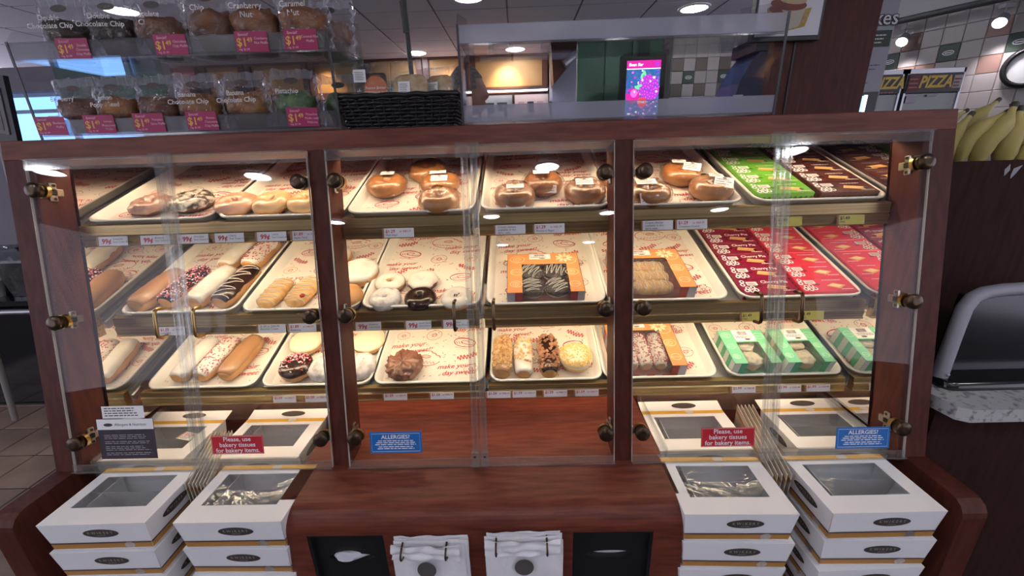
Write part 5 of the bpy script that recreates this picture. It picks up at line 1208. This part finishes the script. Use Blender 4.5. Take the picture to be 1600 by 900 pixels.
# pizza cases
for k, (x0, x1) in enumerate(((2.235, 2.42), (2.44, 2.775))):
    o = thing('pizza_case', 'grey pizza case with a black and yellow sign, %s' % ('half hidden by the white sign panel' if k == 0 else 'next to the bananas'), 'warmer', T((x0 + x1) / 2, 2.0, .3), 'pizza cases')
    part('cabinet', MB().box(x0, x1, 1.93, 2.25, .3, 1.125 if k else 1.11).box(x0, x1, 1.90, 1.93, .3, .62), mat('pizza_case_grey', (.06, .062, .06), .35, .2), o, I4)
    part('glass', MB().box(x0 + .012, x1 - .012, 1.903, 1.908, .62, .985), clear('case_glass', (.8, .82, .8), .06, .9, .03), o, I4)
    part('side_frame', MB().box(x0, x0 + .012, 1.9, 1.93, .62, 1.12).box(x1 - .012, x1, 1.9, 1.93, .62, 1.12).box(x0, x1, 1.9, 1.93, 1.095, 1.12), steel, o, I4)
    part('sign_board', MB().box(x0 + .004, x1 - .012, 1.895, 1.905, .99, 1.092), mat('sign_black', (.018, .012, .01), .4), o, I4)
    mb = MB(); Ms = T(0, 1.893, 0) @ RX(90); xc = (x0 + x1) / 2 + (.0 if k else .01)
    mb.text('PIZZA', .088, xc, 1.045, 0, 0, shear=.2, bold=.035, M=Ms, sx=.72 if k == 0 else .8)
    if k: mb.rect(x0 + .008, x0 + .075, 1.0, 1.085, .0003, 1, Ms).lines(x0 + .014, x0 + .07, 1.06, 3, .022, .008, .001, 3, Ms).rect(x1 - .066, x1 - .016, 1.01, 1.08, .0003, 2, Ms).lines(x1 - .062, x1 - .02, 1.055, 3, .018, .008, .001, 1, Ms)
    else: mb.lines(x0 + .01, x1 - .02, .993, 1, 1, .006, .0006, 3, Ms)
    part('lettering', mb, [mat('pizza_yellow', (.80, .55, .08), .5), mat('sign_maroon', (.16, .015, .02), .5), mat('sign_pink', (.5, .42, .42), .5), mat('sign_rose', (.5, .2, .2), .5)], o, I4)
    if k: part('notice', MB().box(x0 + .02, x0 + .075, 1.896, 1.899, .935, .975).box(x0 + .14, x0 + .20, 1.896, 1.899, .968, .98), mat('pale_notice', (.45, .40, .48), .5), o, I4)
cp = A + dv * 1.53 - nn * .02
ck = thing('wall_clock', 'round dark-rimmed clock cut off by the frame edge', 'clock', T(cp.x, cp.y, 1.13) @ Matrix(((dv.x, -dv.y, 0, 0), (dv.y, dv.x, 0, 0), (0, 0, 1, 0), (0, 0, 0, 1))) @ RX(90))
part('rim', MB().lathe([(.11, .0), (.12, .02), (.10, .03), (.092, .022)], 32, cap0=False, cap1=False), black_p, ck); part('face', MB().lathe([(.10, .0), (.10, .012)], 32), white_p, ck)
part('hands', MB().box(-.003, .003, -.01, .07, .013, .015).box(-.01, .05, -.003, .003, .015, .017), black_p, ck)

# ------------------------------------------------------------------ kiosk, green wall, blue machine
g_m = mat('green_panel_paint', (.08, .17, .12), .55, var=(.10, .20, .145), vs=3)
gw = struct('wall_green', MB().box(.72, 1.54, 3.62, 3.7, FZ, 1.70), g_m)
for x in (.72, .98, 1.24): part('panel', MB().box(x + .004, x + .256, 3.605, 3.62, FZ, 1.68), g_m, gw)
part('lettering', MB().text('Beverage', .10, .98, 1.30, 0, 0, M=T(0, 3.602, 0) @ RX(90)), mat('faint_print', (.10, .14, .11), .5), gw)
ks = thing('touch_kiosk', 'black touch screen kiosk showing a magenta strawberry drink menu', 'kiosk', T(1.24, 3.3, FZ))
part('housing', MB().loft(.39, 1.05, .03, [(0, 0), (0, .06)], M=T(1.24, 3.215, .985) @ RX(90) @ T(0, 0, -.04)), black_p, ks, I4)
part('stand', MB().box(1.19, 1.29, 3.21, 3.27, FZ, .46).box(1.05, 1.43, 3.1, 3.4, FZ, FZ + .02), black_p, ks, I4)
Mk = T(1.242, 3.195, 1.2) @ RX(90)
ev = 1.1
pn = [emit('screen_' + k, c, ev) for k, c in (('sky', (.10, .32, .85)), ('magenta', (.42, .015, .22)), ('violet', (.28, .03, .40)), ('pink', (.62, .10, .45)), ('red', (.65, .04, .06)), ('white', (.85, .8, .9)), ('leaf', (.12, .45, .25)), ('deep', (.03, .06, .35)))]
part('screen', MB().box(-.148, .148, -.62, .25, -.004, 0), pn[0], ks, Mk)
sp = MB(); rg = random.Random(12); z = .001
for _ in range(260):
    sp.ell(rg.uniform(-.135, .135), rg.uniform(-.60, .17), rg.uniform(.004, .016), rg.uniform(.004, .013), z, rg.choice((7, 7, 2, 3, 5)), 10); z += .00001
sp.rect(-.148, .148, .188, .25, .004, 1).rect(-.148, .148, .181, .188, .004, 5).text('Bean Bar', .034, -.07, .217, .0045, 5, bold=.02, shear=.2).ell(.115, .218, .018, .02, .0045, 2, 16)
sp.ell(.055, .03, .088, .11, .003, 2, 28, rot=.4); sp.ell(-.085, -.03, .062, .062, .003, 1, 24); sp.ell(-.075, -.01, .03, .034, .0034, 3, 18)
for i in range(60):
    a, r = i * 2.4, .0128 * math.sqrt(i); sp.ell(.055 + r * math.cos(a) * .95, .03 + r * math.sin(a) * 1.15, .0045, .0055, .0035, 3, 8)
for cx, cy, a in ((-.01, .13, 1.2), (-.03, .05, .2), (-.05, .035, -.5), (.01, .15, 2.)): sp.ell(cx, cy, .026, .012, .004, 6, 12, rot=a)
sp.ell(.0, -.085, .042, .042, .0045, 4, 24).text('START', .026, 0, -.085, .005, 5, bold=.02)
part('screen_picture', sp, pn, ks, Mk)
bl = thing('blue_machine', 'dark blue rounded machine half hidden by the wooden column', 'machine', T(1.75, 2.3, FZ))
part('body', MB().prism([(1.56, FZ), (2.1, FZ), (2.1, 1.36), (1.74, 1.34), (1.66, 1.24), (1.60, 1.12), (1.575, .98)], -2.5, -2.2, M=RX(90)), mat('navy_plastic', (.012, .03, .10), .4), bl, I4)
part('white_label', MB().box(1.57, 1.63, 2.19, 2.2, 1.02, 1.045), white_p, bl, I4)
part('black_cap', MB().box(1.67, 2.1, 2.18, 2.5, 1.30, 1.38), black_p, bl, I4)

# ------------------------------------------------------------------ far kitchen: menu boards, hood wall, ovens, pole, person
mb_fr = wood_dk; tanm = mat('tan_board', (.36, .20, .075), .6, var=(.40, .23, .09), vs=4)
def board(x0, x1, label, z0=1.755, z1=2.20):
    o = thing('menu_board', label, 'board', T((x0 + x1) / 2, 6.7, z0), 'tan menu boards')
    part('panel', MB().box(x0, x1, 6.69, 6.72, z0, z1), tanm, o, I4)
    part('frame', MB().box(x0 - .09, x0, 6.64, 6.74, z0 - .1, z1 + .06).box(x1, x1 + .09, 6.64, 6.74, z0 - .1, z1 + .06).box(x0, x1, 6.64, 6.74, z1, z1 + .06).box(x0, x1, 6.64, 6.74, z0 - .1, z0), mat('board_wood', (.085, .028, .018), .45), o, I4)
for i, (a, b) in enumerate(((-5.0, -4.45), (-4.25, -3.4), (-3.2, -2.45), (-2.25, -1.5))): board(a, b, 'dim tan menu board, %s from the pink panel behind the muffins' % ordinal(i))
board(-1.30, -.72, 'tan menu board behind the basket and the pole'); board(-.53, .56, 'tan menu board with a pool of lamp light over the empty rack')
single('pink_panel', MB().box(-5.5, -5.15, 6.6, 6.7, 1.6, 2.2), mat('pink_sign', (.38, .13, .12), .5), 'faded pink panel seen between the muffin tiers', 'panel')
single('teal_panel', MB().box(-3.78, -2.90, 2.98, 3.05, 1.27, 1.56), mat('teal_sign', (.03, .075, .06), .5), 'dark teal panel hanging behind the muffin rack', 'panel')
for i, x in enumerate((-.02, -1.0, -3.0)):
    ld = bpy.data.lights.new('board_beam', 'SPOT'); ld.energy = (75, 22, 22)[i]; ld.spot_size = R(75); ld.spot_blend = .9; ld.color = (1, .72, .42); ld.shadow_soft_size = .05
    lo_ = bpy.data.objects.new('board_beam', ld); COL.objects.link(lo_); lo_.matrix_basis = T(x, 6.35, CZ - .02) @ Vector((0, .42, -.60)).to_track_quat('-Z', 'Y').to_matrix().to_4x4()
struct('wall_hood', MB().box(.68, 1.35, 6.1, 6.7, FZ, 2.02), mat('pale_wall', (.36, .37, .48), .6))
hd = thing('extractor_hood', 'brown trimmed extractor hood on the pale kitchen wall', 'hood', T(.85, 5.9, 1.8))
part('hood', MB().prism([(.66, 1.62), (.98, 1.98), (.98, 2.15), (.62, 2.15)], -6.08, -5.6, M=RX(90)), mat('board_wood', (.09, .03, .02), .5), hd, I4)
part('duct', MB().tube([(.80, 5.58, 1.86), (1.02, 5.62, 2.02)], .055, 12), steel, hd, I4)
kit = mat('kitchen_white', (.62, .50, .50), .5); kd = mat('kitchen_dark', (.05, .05, .06), .4)
for i, (x0, x1, lab) in enumerate(((-1.5, -.86, 'pale kitchen shelf unit behind the grey-haired person'), (-.62, .06, 'dark kitchen ovens under the lit menu board'), (.10, .62, 'pale kitchen shelf unit beside the hood wall'))):
    o = thing('kitchen_unit', lab, 'kitchen unit', T((x0 + x1) / 2, 6.3, FZ), 'far kitchen units')
    part('body', MB().box(x0, x1, 6.1, 6.62, FZ, 1.56), kit if i != 1 else steel, o, I4)
    for j in range(3): part('bay', MB().box(x0 + .05 + (x1 - x0 - .08) / 3 * j, x0 + (x1 - x0 - .08) / 3 * (j + 1), 6.09, 6.1, 1.24, 1.46), kd if (i == 1 or j == 1) else mat('kitchen_pink', (.5, .33, .33), .5), o, I4)
    for j in range(4): part('stacked_ware', MB().box(x0 + .06 + .13 * j, x0 + .16 + .13 * j, 6.06, 6.10, 1.26, 1.30 + .03 * ((i + j) % 3)), kit, o, I4)
kl = thing('kitchen_lamp', 'bright strip lamp under the far menu boards', 'lamp', T(-.4, 6.05, 1.60)); part('tube', MB().box(-1.45, .6, 5.95, 6.03, 1.595, 1.61), emit('kitchen_glow', (1, .90, .9), 3), kl, I4); part('casing', MB().box(-1.47, .62, 5.94, 6.04, 1.61, 1.63), steel, kl, I4)
# small goods on the counter beyond the case
for i, (x, c, w, lab) in enumerate(((-.10, (.35, .02, .03), .03, 'red pack on the counter beyond the case'), (-.03, (.60, .16, .02), .06, 'orange pack on the counter beyond the case'), (.055, (.03, .06, .16), .07, 'dark blue pack on the counter beyond the case'), (.30, (.01, .01, .012), .16, 'black pack on the counter beyond the case'), (-.17, (.4, .4, .42), .05, 'white pack on the counter beyond the case'))):
    o = thing('snack_pack', lab, 'pack', T(x, 1.1, .742), 'packs beyond the case')
    part('pack', MB().box(-w / 2, w / 2, -.03, .03, 0, .062, b=.004), mat('pack_%d' % i, c, .4), o); part('flap', MB().box(-w / 2 * .9, w / 2 * .9, -.002, .002, .062, .07), mat('pack_%d' % i, c, .4), o)
single('rear_counter', MB().box(-1.0, 1.1, .95, 1.25, FZ, .70).box(-1.02, 1.12, .93, 1.27, .70, .742), [wood_dk], 'dark counter standing behind the display case', 'counter')
po = thing('black_pole', 'thin black pole rising behind the basket to the ceiling', 'pole', T(-.26, .82, FZ))
part('tube', MB().tube([(-.262, .82, FZ + .02), (-.264, .82, 1.16), (-.278, .82, CZ)], .0085, 10), black_p, po, I4)
part('collar', MB().tube([(-.2668, .82, 1.14), (-.270, .82, 1.235)], .0125, 10), black_p, po, I4)
part('foot', MB().lathe([(.12, 0), (.12, .01), (.02, .02)], 24, M=T(-.262, .82, FZ)), black_p, po, I4)
# left: dark counter with clear tubs, leaning picture
lc = thing('side_display_counter', 'black counter with a chrome rail standing beyond the case end', 'counter', T(-2.2, .8, FZ))
part('body', MB().box(-4.6, -2.2, 1.32, 2.0, FZ, .0), black_sh, lc, I4); part('top', MB().box(-4.62, -2.18, 1.28, 2.02, .0, .03), black_sh, lc, I4); part('rail', MB().tube([(-4.6, 1.27, -.03), (-2.18, 1.27, -.03)], .016, 8), steel, lc, I4)
tub_m = clear('tub_plastic', (.55, .56, .58), .09, 1., .08, haze=.22, hazecol=(.35, .36, .38), bump=.5, bs=18)
for k, (x, y, z) in enumerate(((-2.62, 1.46, .032), (-3.15, 1.5, .032), (-2.70, 1.8, .032))):
    o = thing('clear_tub', 'clear food tub on the black counter, %s' % ('nearest the case', 'further along', 'behind the others')[k], 'tub', T(x, y, z), 'clear tubs on the black counter')
    part('tub', MB().loft(.46, .26, .05, [(.03, 0), (.0, .20), (-.008, .203)], cap1=False), tub_m, o); part('lid', MB().loft(.48, .28, .05, [(0, .204), (0, .22), (.05, .26)]), tub_m, o); part('filling', MB().loft(.38, .2, .05, [(0, .004), (0, .12), (.04, .16)]), mat('tub_food', (.09, .075, .07), .7, var=(.16, .14, .13), vs=30), o)
single('black_tongs', MB().tube([(-2.74, 1.42, .305), (-2.60, 1.44, .36), (-2.50, 1.5, .31)], .018, 6).tube([(-2.76, 1.46, .305), (-2.62, 1.48, .35), (-2.52, 1.54, .305)], .015, 6), black_p, 'black tongs lying on the clear tub', 'tongs')
single('paper_cup_lid', MB().lathe([(.045, 0), (.06, .09), (.066, .092), (.066, .1), (.052, .112)], 20), white_p, 'white cup at the picture edge on the black counter', 'cup', T(-2.92, 1.36, .031))
pf = thing('leaning_picture', 'black-framed picture with a grey mat at the top corner behind the case', 'picture', T(-2.1, 1.0, .86) @ RY(10))
part('frame', MB().box(-.35, .105, -.01, .01, -.02, .25).box(-.35, .082, -.014, -.01, .02, .20, 1).box(-.35, .066, -.016, -.014, .035, .185, 2), [black_p, mat('mat_grey', (.22, .21, .23), .6), mat('mat_print', (.13, .125, .13), .6, var=(.22, .21, .2), vs=8)], pf)
part('easel', MB().tube([(.0, .03, -1.5), (.0, .02, .1)], .014, 6).tube([(-.3, .03, -1.5), (-.3, .02, .1)], .014, 6), mat('pale_easel', (.3, .28, .27), .6), pf)
# person beyond the case
def person():
    x, y = -.165, 1.62; H = 1.785 - LIFT + .004
    M = T(x, y, FZ) @ S(1.023)
    pm = [mat('skin', (.26, .13, .095), .5), mat('dark_shirt', (.05, .035, .035), .8), mat('dark_trousers', (.02, .02, .025), .8)]
    J = {'pel': (0, 0, .95, .14), 'sp': (0, 0, 1.12, .135), 'ch': (.0, 0, 1.32, .15), 'nb': (.0, 0, 1.46, .06), 'hd': (.02, 0, 1.56, .055), 'sl': (-.01, .17, 1.42, .06), 'el': (.0, .23, 1.15, .044), 'wl': (.06, .23, .92, .032), 'hl': (.08, .22, .84, .03), 'sr': (-.01, -.17, 1.42, .06), 'er': (.0, -.23, 1.15, .044), 'wr': (.06, -.23, .92, .032), 'hr': (.08, -.22, .84, .03),
         'tl': (0, .09, .88, .09), 'kl': (.01, .10, .50, .062), 'al': (-.01, .10, .09, .045), 'fl': (.14, .11, .035, .034), 'tr': (0, -.09, .88, .09), 'kr': (.01, -.10, .50, .062), 'ar': (-.01, -.10, .09, .045), 'fr': (.14, -.11, .035, .034)}
    E = 'pel-sp sp-ch ch-nb nb-hd ch-sl sl-el el-wl wl-hl ch-sr sr-er er-wr wr-hr pel-tl tl-kl kl-al al-fl pel-tr tr-kr kr-ar ar-fr'.split(); ks = list(J)
    me = bpy.data.meshes.new('person'); me.from_pydata([J[k][:3] for k in ks], [tuple(ks.index(a) for a in e.split('-')) for e in E], [])
    o = bpy.data.objects.new('person_tmp', me); COL.objects.link(o); sk_ = o.modifiers.new('s', 'SKIN'); o.modifiers.new('u', 'SUBSURF').levels = 2
    for i, k in enumerate(ks): me.skin_vertices[0].data[i].radius = (J[k][3], J[k][3])
    me.skin_vertices[0].data[0].use_root = True
    dg = bpy.context.evaluated_depsgraph_get(); bm = bpy.data.meshes.new_from_object(o.evaluated_get(dg)); bpy.data.objects.remove(o)
    for m_ in pm: bm.materials.append(m_)
    for p in bm.polygons:
        c = p.center; p.use_smooth = True
        p.material_index = 0 if c.z > 1.47 or (abs(c.y) > .17 and c.z < 1.0 and c.z > .7) else (1 if c.z > .95 else 2)
    # head merged into the same mesh: skull, brow, nose, chin, ear
    hb = MB(); rows = []
    for j in range(15):
        t = j / 14; z = 1.555 + .235 * t; r = []
        for i in range(24):
            a = 2 * PI * i / 24; c, s_ = math.cos(a), math.sin(a)
            prof = math.sin(PI * (.10 + .88 * t)) ** .55; rx, ry = .100 * prof, .077 * prof
            xx = rx * c + .012; 
            if c > .75 and .32 < t < .55: xx += .022 * (c - .75) * 4 * (1 - abs(t - .40) / .15 if abs(t - .40) < .15 else 0)
            if c > .6 and t < .22: xx += .012
            if c > .6 and .52 < t < .60: xx += .005
            if c > .8 and .22 < t < .27: xx -= .006
            r.append((xx, ry * s_, z))
        rows.append(r)
    hb.rings(rows, 0)
    for s_ in (-1, 1): hb.lathe([(.008, -.006), (.022, 0), (.018, .008), (.004, .01)], 12, M=T(-.005, s_ * .076, 1.665) @ RX(-90 * s_) , sy=1.4)
    nv = [tuple(v.co) for v in bm.vertices]; nf = [list(p.vertices) for p in bm.polygons]; nm = [p.material_index for p in bm.polygons]
    full = MB(); full.v = nv; full.f = nf; full.m = nm; full.s = [True] * len(nf); full.add(hb.v, hb.f, 0, True)
    p = single('person', full, pm, 'grey-haired person in dark clothes standing in profile beyond the case', 'person', M)
    hr = []
    for j in range(9):
        t = .50 + .5 * j / 8; z = 1.555 + .241 * t; r = []
        for i in range(24):
            a = 2 * PI * i / 24; c, s_ = math.cos(a), math.sin(a); prof = math.sin(PI * (.10 + .88 * t)) ** .55
            cut = 1.09 if (c < .62 or t > .70) else .9
            r.append((.100 * prof * c * cut + .010, .077 * prof * s_ * cut * 1.02, z + (.004 if t > .9 else 0)))
        hr.append(r)
    part('hair', MB().rings(hr, 0), mat('grey_hair', (.075, .07, .062), .7, var=(.16, .15, .14), vs=60), p)
    part('eye', MB().lathe([(.002, -.006), (.008, 0), (.002, .006)], 10, M=T(.094, .03, 1.672) @ RY(90)).lathe([(.002, -.006), (.008, 0), (.002, .006)], 10, M=T(.094, -.03, 1.672) @ RY(90)), [ink_dk], p)
person()
# ------------------------------------------------------------------ raise everything so that the floor sits at zero
for o in list(COL.objects):
    if o.parent is None and o.type != 'CAMERA':
        o.matrix_basis = T(0, 0, LIFT) @ o.matrix_basis
